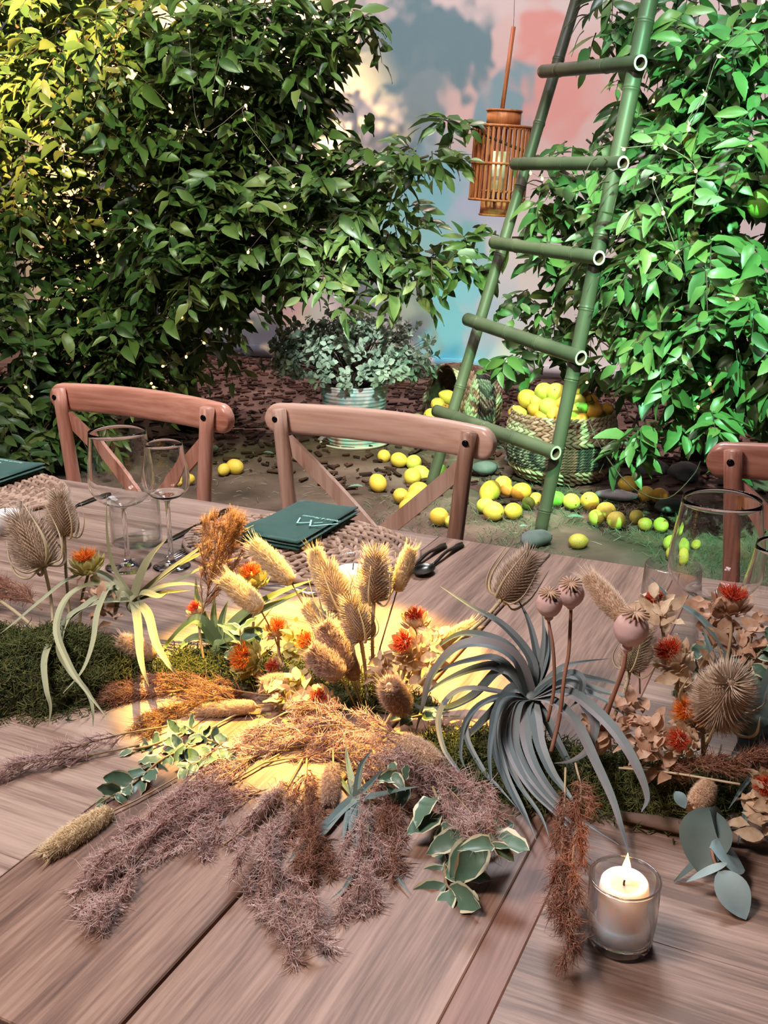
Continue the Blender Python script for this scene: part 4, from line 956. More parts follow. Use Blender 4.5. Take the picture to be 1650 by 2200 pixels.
# ================================================================ flowers on the table
# every stem and leaf is laid out in metres: a pixel of the photograph and a depth y give its point
def A(px, py, y=None): 
    p = at(px, py, y=y) if y is not None else at(px, py, z=TT+.004)
    if p.z < TT+.004: p = at(px, py, z=TT+.004)
    return p
def path(pts, y0, y1, k=5, lift=0.):
    n = len(pts); return spline([A(x, y, y0+(y1-y0)*i/max(n-1, 1)) for i, (x, y) in enumerate(pts)], k)
# ---- moss and bark bed
m_moss = mat('moss_strands', [(.030, .050, .010), (.075, .105, .022), (.15, .16, .05), (.10, .075, .03)], .9, 20, island=.9, transl=.2)
m_mossb = mat('moss_bed', [(.006, .009, .003), (.022, .028, .009), (.045, .045, .018)], 1, 30, bump=.8, bscale=80)
def moss(label, spine, half, high, n, seed):
    pts = [at(x, y, z=TT) for x, y in spine]; sp = spline(pts, 8); org = pts[len(pts)//2]
    t = thing('moss_bed', label, 'moss', org, 'moss along the middle of the table'); k = MB(); vs, fs = [], []; M_ = 12; N = len(sp)
    P, fr = frames(sp)
    def surf(i, v):
        e = min(1., (i+.6)/3., (N-.4-i)/9.); w = half*(.8+.35*noise.noise(V((i*.4, seed, 1))))*e; nrm = V((-fr[i][0].y, fr[i][0].x, 0)).normalized()
        h = high*e*max(0, 1-v*v)**.6*(.85+.5*noise.noise(V((P[i].x*14, P[i].y*14+v*2, seed)))); return P[i]+nrm*(v*w)+V((0, 0, .001+h))
    for i in range(N):
        for j in range(M_+1): vs.append(surf(i, -1+2*j/M_))
    for i in range(N-1):
        for j in range(M_): fs.append((i*(M_+1)+j, (i+1)*(M_+1)+j, (i+1)*(M_+1)+j+1, i*(M_+1)+j+1))
    k.add(vs, fs); k.build('bed', m_mossb, t)
    k = MB()
    for q in range(n):
        i = R.randrange(N); v = rnd(-1.12, 1.12); p = surf(i, max(-1, min(1, v)))+rdir()*.006
        if abs(v) > 1: p += rdir()*.022; p.z = TT+.003
        l = rnd(.008, .022); d = rdir(); d.z = abs(d.z)*.5; a = p+d*l*.5+rdir()*l*.45; b = a+rdir()*l*.6; 
        for w in (p, a, b): w.z = max(w.z, TT+.0015)
        k.strand([p, a, b], rnd(.0006, .0011))
    k.build('moss_strands', m_moss, t, kind='stuff')
moss('thick dark green moss along the left part of the table', [(-330, 1440), (-90, 1450), (60, 1455), (180, 1455), (290, 1445)], .125, .052, 15000, 1.)
moss('low moss under the yellow lit flowers in the middle', [(330, 1440), (480, 1440), (640, 1460), (800, 1500), (930, 1530)], .055, .012, 3800, 5.)
moss('dark moss under the grey air plant on the right half of the table', [(920, 1600), (1060, 1650), (1200, 1675), (1350, 1690), (1500, 1700), (1720, 1705)], .072, .009, 8000, 9.)
k = MB(); k.tube(spline([at(1330, 1752, z=TT+.008), at(1430, 1770, z=TT+.008), at(1560, 1795, z=TT+.008), at(1720, 1815, z=TT+.008)], 5), [.006, .010, .009, .008], 8, flat=.6)
idp(k.build('bark_strip', mat('bark_strip', [(.10, .065, .045), (.22, .16, .12)], .9, 20, bump=.6), org=at(1500, 1785, z=TT)), 'strip of bark along the front of the right moss', 'bark')

# ---- air plants
m_airA = mat('air_plant_grey', [(.040, .056, .062), (.10, .13, .135), (.19, .225, .215), (.27, .24, .255)], .5, 9, island=.75, spec=.3)
m_airB = mat('air_plant_olive', [(.16, .17, .11), (.28, .29, .17), (.38, .38, .22)], .6, 6, island=.6, spec=.3)
m_airC = mat('air_plant_green', [(.07, .12, .07), (.17, .25, .10), (.33, .38, .12)], .55, 6, island=.7, spec=.3)
m_airD = mat('air_plant_blue', [(.06, .10, .105), (.12, .18, .175), (.20, .25, .23)], .55, 6, island=.6, spec=.3)
def airplant(label, m_, center, leaves, cr=.012):
    c = A(*center); t = thing('air_plant', label, 'air plant', (c.x, c.y, c.z-.02), 'air plants along the table')
    for (w, y1, pts) in leaves:
        if y1 < 0:   # drooping leaf: its height falls from the heart to -y1 at the tip
            q_ = [center[:2]]+pts; m_n = len(q_)-1; p = spline([at(x, y, z=c.z+(-y1-c.z)*(i/m_n)**1.6+.02*math.sin(PI*i/m_n)) for i, (x, y) in enumerate(q_)], 6)
        else: p = path([center[:2]]+pts, center[2], y1, 6)
        n = len(p); wm = w*(p[0]-CAM).dot(_fw)/F_PX
        k = MB(); k.blade(p, [wm*1.1, wm*1.12, wm*.98, wm*.76, wm*.44, wm*.06], up=V((.1, -.45, 1)), th=.08, chan=.42); k.build('leaf', m_, t, 'sharp')
    k = MB(); k.ell(c-V((0, 0, .006)), cr, cr, cr*1.2); k.build('core', m_, t)
airplant('olive grey air plant on the left with long drooping curls', m_airB, (288, 1290, 1.03), [
    (9, 1.05, [(245, 1220), (231, 1150), (229, 1060)]), (24, 1.06, [(310, 1225), (330, 1190), (357, 1160)]), (14, 1.10, [(345, 1240), (420, 1185), (492, 1128)]), (13, 1.12, [(370, 1225), (450, 1180), (545, 1128)]), (13, 1.10, [(370, 1255), (450, 1215), (540, 1192)]), (12, 1.05, [(345, 1262), (400, 1255), (440, 1262)]), (13, 1.05, [(350, 1275), (410, 1268)]),
    (13, -.82, [(215, 1232), (150, 1245), (90, 1290), (35, 1335), (0, 1362)]), (16, -.800, [(215, 1256), (150, 1280), (122, 1350), (150, 1430), (190, 1490), (232, 1545)]), (16, -.758, [(225, 1278), (150, 1330), (115, 1370), (96, 1420), (100, 1480), (109, 1520), (104, 1562)]), (13, -.805, [(242, 1258), (212, 1310), (200, 1380), (178, 1440), (135, 1490)]),
    (14, -.775, [(215, 1295), (150, 1325), (128, 1390), (150, 1440), (190, 1490), (200, 1530), (200, 1560)]), (16, -.80, [(297, 1340), (301, 1400), (308, 1440), (320, 1475)]), (17, -.80, [(318, 1320), (335, 1380), (360, 1425), (382, 1452)]), (16, 1.0, [(262, 1270), (250, 1310), (243, 1335)]), (18, 1.0, [(310, 1275), (345, 1283), (365, 1270)])])
airplant('yellow green lit air plant in the middle left with one thick shoot', m_airC, (470, 1385, 1.02), [
    (26, 1.10, [(520, 1325), (600, 1275), (675, 1245)]), (22, 1.10, [(530, 1330), (610, 1290), (660, 1262)]), (20, 1.05, [(440, 1335), (425, 1290), (420, 1240)]), (18, 1.06, [(478, 1330), (490, 1290)]), (18, 1.05, [(460, 1330), (462, 1280)]), (26, 1.0, [(430, 1335), (400, 1345), (360, 1385), (350, 1400)]), (20, .98, [(425, 1370), (395, 1385), (370, 1420)]), (16, .98, [(440, 1400), (400, 1420), (375, 1415)]), (18, .97, [(450, 1420), (430, 1450)]), (16, 1.0, [(510, 1370), (550, 1350), (590, 1300)]), (18, 1.0, [(500, 1390), (540, 1400), (560, 1420)])])
C3 = (1140, 1500, .98)
airplant('large blue grey air plant with a fountain of long leaves, right of centre', m_airA, C3, [
    (20, 1.06, [(1143, 1422), (1083, 1346), (1013, 1304), (946, 1260)]), (18, 1.06, [(1156, 1440), (1149, 1384), (1134, 1330), (1111, 1285)]), (15, 1.05, [(1167, 1430), (1175, 1384), (1166, 1330)]), (15, 1.05, [(1170, 1440), (1180, 1390), (1178, 1350)]), (13, 1.05, [(1160, 1430), (1168, 1370), (1165, 1310)]),
    (28, .93, [(1110, 1420), (1050, 1385), (980, 1393), (927, 1454), (910, 1510), (893, 1574)]), (22, 1.02, [(1095, 1395), (1003, 1362), (940, 1393), (921, 1425)]), (26, .97, [(1080, 1440), (1030, 1436), (960, 1462), (898, 1502)]), (24, .95, [(1083, 1440), (1019, 1495), (955, 1524), (901, 1521), (870, 1490)]), (26, .93, [(1105, 1480), (1067, 1521), (1003, 1584), (952, 1628)]), (18, 1.0, [(1075, 1420), (1010, 1420), (950, 1440), (905, 1470)]),
    (14, .80, [(1080, 1500), (1058, 1570), (1052, 1640), (1066, 1760)]), (18, .79, [(1090, 1510), (1066, 1575), (1085, 1660), (1124, 1740), (1152, 1805)]), (19, .79, [(1100, 1510), (1088, 1580), (1106, 1640), (1146, 1702), (1200, 1755), (1252, 1812)]), (22, .79, [(1112, 1515), (1104, 1590), (1126, 1650), (1162, 1700), (1215, 1755), (1260, 1800)]), (22, .79, [(1128, 1530), (1130, 1591), (1150, 1650), (1190, 1710), (1240, 1755), (1330, 1815)]), (24, .81, [(1150, 1540), (1160, 1600), (1185, 1660), (1215, 1700), (1245, 1740)]),
    (12, .86, [(1060, 1500), (1003, 1546), (990, 1620), (1005, 1660)]), (13, .81, [(1040, 1510), (1000, 1570), (1038, 1655), (1070, 1690), (1110, 1735)]), (12, .81, [(1000, 1480), (945, 1530), (950, 1600), (980, 1650), (1030, 1710), (1090, 1735)]), (15, .80, [(1070, 1520), (1060, 1600), (1090, 1690), (1128, 1760)]), (14, .79, [(1095, 1520), (1080, 1600), (1112, 1680), (1160, 1750), (1180, 1800)]),
    (22, .80, [(1190, 1510), (1240, 1560), (1280, 1640), (1316, 1720), (1338, 1790), (1352, 1838)]), (22, .90, [(1220, 1470), (1258, 1518), (1278, 1560), (1262, 1612), (1226, 1636), (1190, 1640)]), (25, .82, [(1220, 1490), (1290, 1540), (1340, 1600), (1375, 1665), (1390, 1715), (1378, 1745)]), (18, .94, [(1215, 1450), (1250, 1460), (1245, 1500), (1225, 1520)]), (20, .90, [(1170, 1540), (1200, 1600), (1250, 1690), (1300, 1760)]),
    (20, 1.02, [(1200, 1455), (1280, 1460), (1350, 1475)]), (20, .97, [(1220, 1470), (1310, 1490), (1405, 1508)]), (18, .95, [(1220, 1480), (1300, 1505), (1365, 1555)]), (14, 1.03, [(1200, 1440), (1240, 1425), (1310, 1415)]), (15, .98, [(1190, 1460), (1260, 1480), (1330, 1530)])], .013)
airplant('blue green air plant at the right edge with one tall arching leaf', m_airD, (1625, 1565, 1.0), [
    (20, 1.06, [(1600, 1470), (1555, 1390), (1500, 1325), (1440, 1285), (1398, 1240)]), (26, 1.02, [(1590, 1500), (1565, 1440), (1555, 1400)]), (30, 1.0, [(1640, 1500), (1665, 1430), (1700, 1380)]), (34, .98, [(1670, 1540), (1710, 1510)]), (26, .96, [(1580, 1545), (1540, 1540), (1520, 1580)]), (34, .95, [(1600, 1600), (1570, 1625)]), (30, .95, [(1650, 1600), (1690, 1640)]), (15, 1.04, [(1545, 1440), (1520, 1380), (1510, 1345)]),
    (26, .86, [(1640, 1640), (1620, 1700), (1600, 1760), (1585, 1815)]), (12, .88, [(1620, 1650), (1590, 1700), (1565, 1738)]), (28, 1.0, [(1605, 1520), (1590, 1470), (1600, 1430)])], .02)
airplant('dark spiky air plant half hidden under the purple plumes', m_airD, (765, 1715, .80), [(14, .84, [(750, 1650), (742, 1600)]), (15, .82, [(775, 1650), (800, 1610)]), (22, .76, [(730, 1745), (695, 1790), (685, 1800)]), (14, .74, [(755, 1780), (762, 1815)]), (16, .76, [(810, 1710), (860, 1698), (900, 1690)]), (12, .70, [(800, 1800), (850, 1880), (882, 1920)]), (11, .70, [(770, 1830), (745, 1900), (708, 1934)]), (14, .74, [(700, 1770), (640, 1830), (615, 1855)]), (16, .80, [(800, 1680), (825, 1650)]), (12, .82, [(735, 1680), (710, 1640)]), (13, .74, [(745, 1760), (735, 1830)])], .005)

# ---- bunny tail grass
m_bun = mat('bunny_tail_tan', [(.56, .38, .24), (.78, .57, .40), (.88, .71, .55)], .85, 30, island=.8, transl=.15)
m_bunp = mat('bunny_tail_pale', [(.76, .57, .34), (.88, .72, .47), (.94, .84, .64)], .85, 30, island=.8, transl=.25)
m_bunr = mat('bunny_tail_rose', [(.40, .25, .19), (.60, .42, .33), (.72, .55, .46)], .85, 30, island=.8, transl=.15)
m_bstem = mat('dry_stem', [(.22, .15, .08), (.40, .30, .17)], .8, 20)
def bunny_meshes(m_):
    """seed head of length 1 along z, with soft bristles"""
    c = MB(); c.lathe([(.0001, 0)]+smooth_prof([(.07, .02), (.13, .15), (.155, .4), (.145, .65), (.10, .88), (.03, .98)], 3)+[(.0001, 1)], M4(), 14)
    f = MB(); h = MB()
    for i in range(5200):
        z = rnd(.02, .97); r = .155*math.sin(PI*min(max(z*.92+.06, 0), 1))**.55; a = rnd(0, 2*PI); p = V((math.cos(a)*r*.9, math.sin(a)*r*.9, z))
        d = V((math.cos(a), math.sin(a), rnd(.35, .9))).normalized(); q = p+d*rnd(.06, .13)+rdir()*.02
        f.strand([p, p.lerp(q, .5)+rdir()*.008, q], rnd(.003, .0052))
    for i in range(170):
        z = rnd(.15, 1.0); r = .12*(1-.6*max(0, z-.5)); a = rnd(0, 2*PI); p = V((math.cos(a)*r, math.sin(a)*r, z*.97)); d = V((math.cos(a)*.45, math.sin(a)*.45, 1)).normalized()
        h.strand([p, p+d*.1, p+d*rnd(.2, .36)+rdir()*.03], .006)
    return c.mesh('seed_head', m_), f.mesh('fur', m_), h.mesh('awns', m_)
BM = {'t': bunny_meshes(m_bun), 'p': bunny_meshes(m_bunp), 'r': bunny_meshes(m_bunr)}
def bunny(base, tip, y0, y1, wpx, kind, stem, label):
    b, tp = A(base[0], base[1], y0), A(tip[0], tip[1], y1); d = tp-b; L = d.length
    t = thing('bunny_tail', label, 'dried flower', b, 'bunny tail grasses'); wm = wpx*(b-CAM).dot(_fw)/F_PX; s = wm/(.40*1.0)
    X = rot_to(d, rnd(0, 6)) @ M4.Diagonal((s, s, L, 1))
    hd = put('seed_head', BM[kind][0], t, X); put('fur', BM[kind][1], hd); put('awns', BM[kind][2], hd)
    k = MB(); k.tube(spline([b+d*.02]+[A(x, y, yy) for x, y, yy in stem], 5), [.0011, .0009], 5); k.build('stem', m_bstem, t)
for a in [
 ((628, 1253), (541, 1165), 1.00, 1.00, 44, 'p', [(665, 1330, 1.0), (700, 1450, 1.0)], 'upright yellow-lit bunny tail in front of the printed napkin'),
 ((562, 1312), (480, 1240), .98, .98, 48, 'p', [(590, 1370, 1.0), (620, 1460, 1.0)], 'bunny tail left of the centre, leaning left above the green air plant'),
 ((702, 1282), (674, 1178), 1.02, 1.03, 40, 'p', [(720, 1380, 1.0), (740, 1480, 1.0)], 'bunny tail standing behind the first teasel of the middle trio'),
 ((722, 1378), (655, 1296), 1.0, 1.0, 42, 'p', [(740, 1430, 1.0), (760, 1500, 1.0)], 'bright yellow bunny tail between teasels and orange thistle flowers'),
 ((852, 1272), (884, 1176), 1.04, 1.06, 36, 'p', [(820, 1380, 1.0), (790, 1490, 1.0)], 'thin bunny tail right of the tallest middle teasel'),
 ((748, 1442), (692, 1338), .95, .95, 58, 'r', [(765, 1490, .97), (780, 1530, .97)], 'thick brown bunny tail in the centre, upper of the shaded pair'),
 ((736, 1456), (664, 1392), .93, .92, 58, 'r', [(755, 1500, .95), (775, 1540, .95)], 'thick brown bunny tail in the centre, lower of the shaded pair'),
 ((336, 1412), (255, 1374), .95, .93, 44, 't', [(400, 1440, .97), (470, 1480, .97)], 'tan bunny tail pointing left over the left moss'),
 ((866, 1526), (834, 1470), .93, .88, 58, 'r', [(880, 1560, .95), (890, 1590, .95)], 'stubby rosy bunny tail facing the viewer above the moss'),
 ((862, 1588), (942, 1640), .86, .82, 48, 't', [(830, 1570, .9), (800, 1550, .93)], 'plump tan bunny tail lying right over the purple plumes'),
 ((716, 1640), (706, 1732), .82, .79, 40, 'r', [(716, 1600, .86), (720, 1560, .9)], 'bunny tail hanging straight down among the purple plumes'),
 ((412, 1692), (325, 1768), .78, .74, 44, 'r', [(470, 1650, .82), (540, 1590, .88)], 'pinkish bunny tail pointing down left over the plumes'),
 ((242, 1742), (92, 1842), .74, .66, 56, 'p', [(300, 1715, .78), (380, 1670, .82)], 'long pale bunny tail lying on the table at the lower left'),
 ((552, 1516), (424, 1530), .90, .90, 34, 't', [(610, 1510, .92), (680, 1500, .95)], 'dull brown bunny tail lying level left of the dried leaves'),
 ((1352, 1342), (1262, 1236), 1.03, 1.05, 48, 't', [(1370, 1400, 1.0), (1375, 1490, 1.0)], 'long bushy bunny tail behind the single poppy pod'),
 ((928, 1398), (1022, 1340), 1.02, 1.06, 36, 'p', [(890, 1440, 1.0), (860, 1490, 1.0)], 'pale bunny tail leaning right behind the red thistle flowers'),
 ((1526, 1682), (1490, 1738), .90, .86, 46, 't', [(1540, 1640, .94), (1550, 1600, .97)], 'orange bunny tail hanging in front of the right moss'),
 ((622, 1462), (560, 1470), .94, .92, 36, 't', [(670, 1470, .96), (700, 1490, .97)], 'small tan bunny tail among the cream dried leaves'),
 ((762, 1462), (748, 1408), .96, .96, 36, 'r', [(770, 1490, .97), (780, 1520, .97)], 'small rosy bunny tail beside the shaded pair'),
 ((540, 1770), (600, 1690), .74, .78, 34, 't', [(500, 1800, .72), (480, 1815, .72)], 'slender tan bunny tail tucked between two purple plumes')]: bunny(*a)

# ---- teasels
m_tea = mat('teasel_brown', [(.12, .075, .045), (.24, .16, .105), (.38, .28, .20)], .8, 40, island=.7)
m_teap = mat('teasel_bract', [(.40, .33, .20), (.56, .48, .32)], .75, 20)
m_teag = mat('teasel_dull_green', [(.09, .085, .045), (.17, .155, .085), (.26, .23, .14)], .8, 40, island=.7)
m_spine = mat('teasel_spine', [(.26, .18, .12), (.44, .33, .24), (.58, .47, .37)], .7, 40, island=.8)
def teasel_mesh(m_):
    c = MB(); c.lathe([(.0001, 0)]+smooth_prof([(.13, .02), (.23, .2), (.255, .42), (.21, .7), (.12, .90)], 3)+[(.0001, .96)], M4(), 16)
    n = 640
    for i in range(n):
        z = .02+.95*(i+.5)/n; r = .255*math.sin(PI*min(max(z*.80+.17, .02), .99))**.9; a = i*2.39996
        p = V((math.cos(a)*r*.9, math.sin(a)*r*.9, z)); d = V((math.cos(a)*(1.25-.6*z), math.sin(a)*(1.25-.6*z), .30+1.2*max(0, z-.6))).normalized(); l = rnd(.17, .25)*(1+.8*max(0, z-.8)/.2)
        c.strand([p, p+d*l*.5, p+d*l+V((0, 0, .025))], .0115, 1)
    return c.mesh('seed_head', [m_, m_spine])
TM = {'b': teasel_mesh(m_tea), 'g': teasel_mesh(m_teag)}
def teasel(base, tip, y0, y1, kind, stem, label, nb=6):
    b, tp = A(base[0], base[1], y0), A(tip[0], tip[1], y1); d = tp-b; L = d.length; X = M4.Translation(b) @ rot_to(d, rnd(0, 6)) @ M4.Scale(L, 4)
    t = thing('teasel', label, 'dried flower', b, 'teasel heads'); put('seed_head', TM[kind], t, M4.Translation(-b) @ X)
    for i in range(nb):
        a = 2*PI*i/nb+rnd(-.3, .3); c, s = math.cos(a), math.sin(a); l = rnd(.7, 1.25); k = MB()
        k.tube([X @ p for p in spline([V((c*.08, s*.08, .01)), V((c*.34, s*.34, -.02+rnd(-.05, .08))), V((c*.50, s*.50, .30*l)), V((c*.48*rnd(.7, 1.1), s*.46, .85*l))], 4)], [.028*L, .036*L, .024*L, .005*L], 5, flat=.5); k.build('bract', m_teap, t)
    k = MB(); sp = spline([b]+[A(x, y, yy) for x, y, yy in stem], 5); k.tube(sp, [.0026, .0022], 6)
    for q in range(46):
        u = rnd(0, 1)*(len(sp)-2); i = int(u); p = sp[i].lerp(sp[i+1], u-i); e = rdir(); k.strand([p, p+e*.003, p+e*.0055], .0007)
    k.build('stem', m_teap, t)
for a in [((95, 1218), (40, 1112), .98, 1.0, 'b', [(110, 1290, 1.0), (115, 1370, 1.0)], 'large brown teasel at far left, lower of two'),
          ((138, 1152), (124, 1062), 1.04, 1.05, 'b', [(142, 1230, 1.03), (150, 1330, 1.0)], 'brown teasel near the left glasses, upper of two'),
          ((738, 1312), (702, 1222), 1.0, 1.02, 'b', [(760, 1400, 1.0), (775, 1500, 1.0)], 'spiky teasel in the middle trio, leftmost'),
          ((776, 1378), (752, 1288), .98, .99, 'b', [(785, 1440, 1.0), (790, 1520, 1.0)], 'spiky teasel in the middle trio, lowest'),
          ((803, 1292), (806, 1188), 1.02, 1.03, 'b', [(800, 1380, 1.0), (805, 1510, 1.0)], 'spiky teasel in the middle trio, tallest'),
          ((1078, 1288), (1142, 1195), 1.05, 1.08, 'b', [(1040, 1330, 1.03), (960, 1400, 1.0), (900, 1470, .98)], 'teasel leaning right on a thin stem over bare table'),
          ((1542, 1535), (1572, 1462), .96, .91, 'b', [(1520, 1590, .97), (1505, 1640, .98)], 'pinkish teasel facing the viewer at the right'),
          ((1352, 1442), (1382, 1355), 1.0, 1.02, 'g', [(1340, 1490, .99), (1310, 1560, .98)], 'dull green teasel hidden behind the single poppy pod')]: teasel(*a)

# ---- poppy pods
m_pop = mat('poppy_pod', [(.40, .215, .18), (.56, .36, .32), (.62, .47, .47)], .65, 14, bump=.15, bscale=80); m_crown = mat('poppy_crown', [(.34, .20, .12), (.56, .38, .26)], .75, 30)
m_pst = mat('poppy_stem', [(.20, .085, .05), (.34, .17, .11)], .7, 20); m_hole = mat('dark_hole', [(.008, .004, .004)], .9)
def poppy(c, rpx, y, tilt, stem, label, hole=None, group='dried poppy pods'):
    p = A(c[0], c[1], y); r = rpx*(p-CAM).dot(_fw)/F_PX; X = M4.Translation(p) @ rot_to(tilt); t = thing('poppy_pod', label, 'dried flower', p, group)
    k = MB(); k.lathe([(r*u, r*z) for u, z in smooth_prof([(.10, -1.75), (.20, -1.45), (.33, -1.35), (.34, -1.22), (.22, -1.12), (.30, -1.0), (.72, -.72), (.98, -.2), (1.0, .15), (.85, .58), (.5, .82), (.30, .88), (.0001, .90)], 3)], X, 22); k.build('capsule', m_pop, t)
    k = MB(); n = 15; k.lathe([(r*.12, r*.86), (r*.30, r*1.0), (r*.42, r*1.05), (r*.40, r*1.12), (.0001, r*1.16)], X, 18)
    for i in range(n):
        a = 2*PI*i/n; c_, s_ = math.cos(a), math.sin(a); k.tube([X @ V((c_*r*.1, s_*r*.1, r*1.13)), X @ V((c_*r*.45, s_*r*.45, r*1.14)), X @ V((c_*r*.86, s_*r*.86, r*1.06))], [r*.045, r*.07, r*.055], 5)
    k.build('crown', m_crown, t)
    if hole:
        h = (CAM-p).normalized()+_R*hole[0]+_up*hole[1]; h.normalize(); k = MB(); k.ell(p+h*r*.98, r*.17, r*.17, r*.12, rot_to(h), 10, 6); k.build('hole', m_hole, t)
    k = MB(); k.tube(spline([X @ V((0, 0, -r*1.70))]+[A(x, y_, yy) for x, y_, yy in stem], 5), [r*.13, r*.15], 8); k.build('stem', m_pst, t)
poppy((1180, 1298), 28, .97, (.05, -.25, 1), [(1189, 1400, .96), (1190, 1480, .95), (1176, 1550, .94)], 'pinkish poppy pod with a hole, left of the tall pair', (.5, .35))
poppy((1226, 1276), 29, 1.0, (.05, -.45, 1), [(1222, 1400, .97), (1213, 1450, .95), (1202, 1540, .93), (1184, 1615, .90)], 'pinkish poppy pod with a hole, right of the tall pair', (.35, .25))
poppy((1356, 1352), 37, .95, (.15, -.10, 1), [(1338, 1440, .95), (1312, 1510, .95), (1290, 1580, .95)], 'single large poppy pod in front of the long bunny tail')
poppy((160, 1384), 19, .93, (-.5, -.55, .7), [(180, 1420, .95), (200, 1450, .96)], 'small brown poppy pod lying on the left moss', (-.25, .2))

# ---- safflowers
m_saf = [mat('florets_orange', [(.66, .08, .006), (.82, .18, .012), (.85, .36, .03)], .7, 30, island=.9, transl=.25), mat('florets_red', [(.38, .018, .008), (.62, .045, .012), (.72, .12, .02)], .7, 30, island=.9, transl=.25)]
m_brc = mat('dried_bract', [(.30, .17, .09), (.60, .44, .29), (.78, .67, .50)], .75, 90, island=.6, contrast=1.5, transl=.25); m_dry = mat('dried_leaf', [(.24, .10, .05), (.50, .30, .19), (.72, .55, .42)], .75, 80, island=.6, contrast=1.5, transl=.25)
m_brg = mat('green_yellow_bract', [(.28, .28, .08), (.46, .42, .14), (.60, .52, .25)], .7, 14, island=.8, transl=.25)
def safflower(c, rpx, y, dirn, red, brm, stem, label, nleaf=4):
    p = A(c[0], c[1], y); r = rpx*(p-CAM).dot(_fw)/F_PX*.92; X = M4.Translation(p) @ rot_to(dirn, rnd(0, 6)); t = thing('safflower', label, 'dried flower', p, 'safflower heads with dried leaves')
    X3 = X.to_3x3(); k = MB(); k.lathe([(r*u, r*z) for u, z in smooth_prof([(.06, -.85), (.35, -.75), (.60, -.35), (.58, .0), (.36, .30), (.05, .36)], 3)], X, 16); k.build('receptacle', brm, t)
    for ring, n, z, r0, out, L in ((0, 9, -.55, .52, .55, .85), (1, 8, -.35, .55, .25, .95), (2, 7, -.62, .45, 1.1, 1.0)):
        for i in range(n):
            a = 2*PI*i/n+ring*.4; c_, s_ = math.cos(a), math.sin(a); d = X3 @ V((c_*out, s_*out, 1-out*.45)); k = MB()
            leaf_mesh(k, M4.Translation(X @ V((c_*r*r0, s_*r*r0, r*z))) @ leaf_rot(d, X3 @ V((c_, s_, .3))) @ M4.Scale(r*L*rnd(.85, 1.1), 4), -.12 if ring != 2 else .3, .3, wid=.55); k.build('bract', brm, t)
    k = MB()
    for i in range(230):
        a = rnd(0, 2*PI); q = math.sqrt(rnd(0, 1)); d = X3 @ V((math.cos(a)*q*.95, math.sin(a)*q*.95, 1.05-.35*q)).normalized(); s = X @ V((math.cos(a)*q*r*.34, math.sin(a)*q*r*.34, r*.24)); l = r*rnd(.45, .85)
        m1 = s+d*l*.6+rdir()*r*.05; k.strand([s, m1, m1+(d*.7+rdir()*.7)*l*.4], r*.026)
    k.build('florets', m_saf[1 if red else 0], t, kind='stuff')
    for i in range(nleaf):
        a = rnd(0, 6.3); d = X3 @ V((math.cos(a), math.sin(a), rnd(-.5, .1))); k = MB(); leaf_mesh(k, M4.Translation(X @ V((math.cos(a)*r*.2, math.sin(a)*r*.2, -r*rnd(.8, 1.3)))) @ leaf_rot(d, X3 @ V((0, 0, 1))) @ M4.Scale(r*rnd(.7, 1.15), 4), rnd(0, .6), .5, wid=.5, wave=.07); k.build('leaf', brm if R.random() < .5 else m_dry, t)
    k = MB(); k.tube(spline([X @ V((0, 0, -r*.8))]+[A(x, y_, yy) for x, y_, yy in stem], 4), [.0022, .0018], 6); k.build('stem', m_bstem, t)
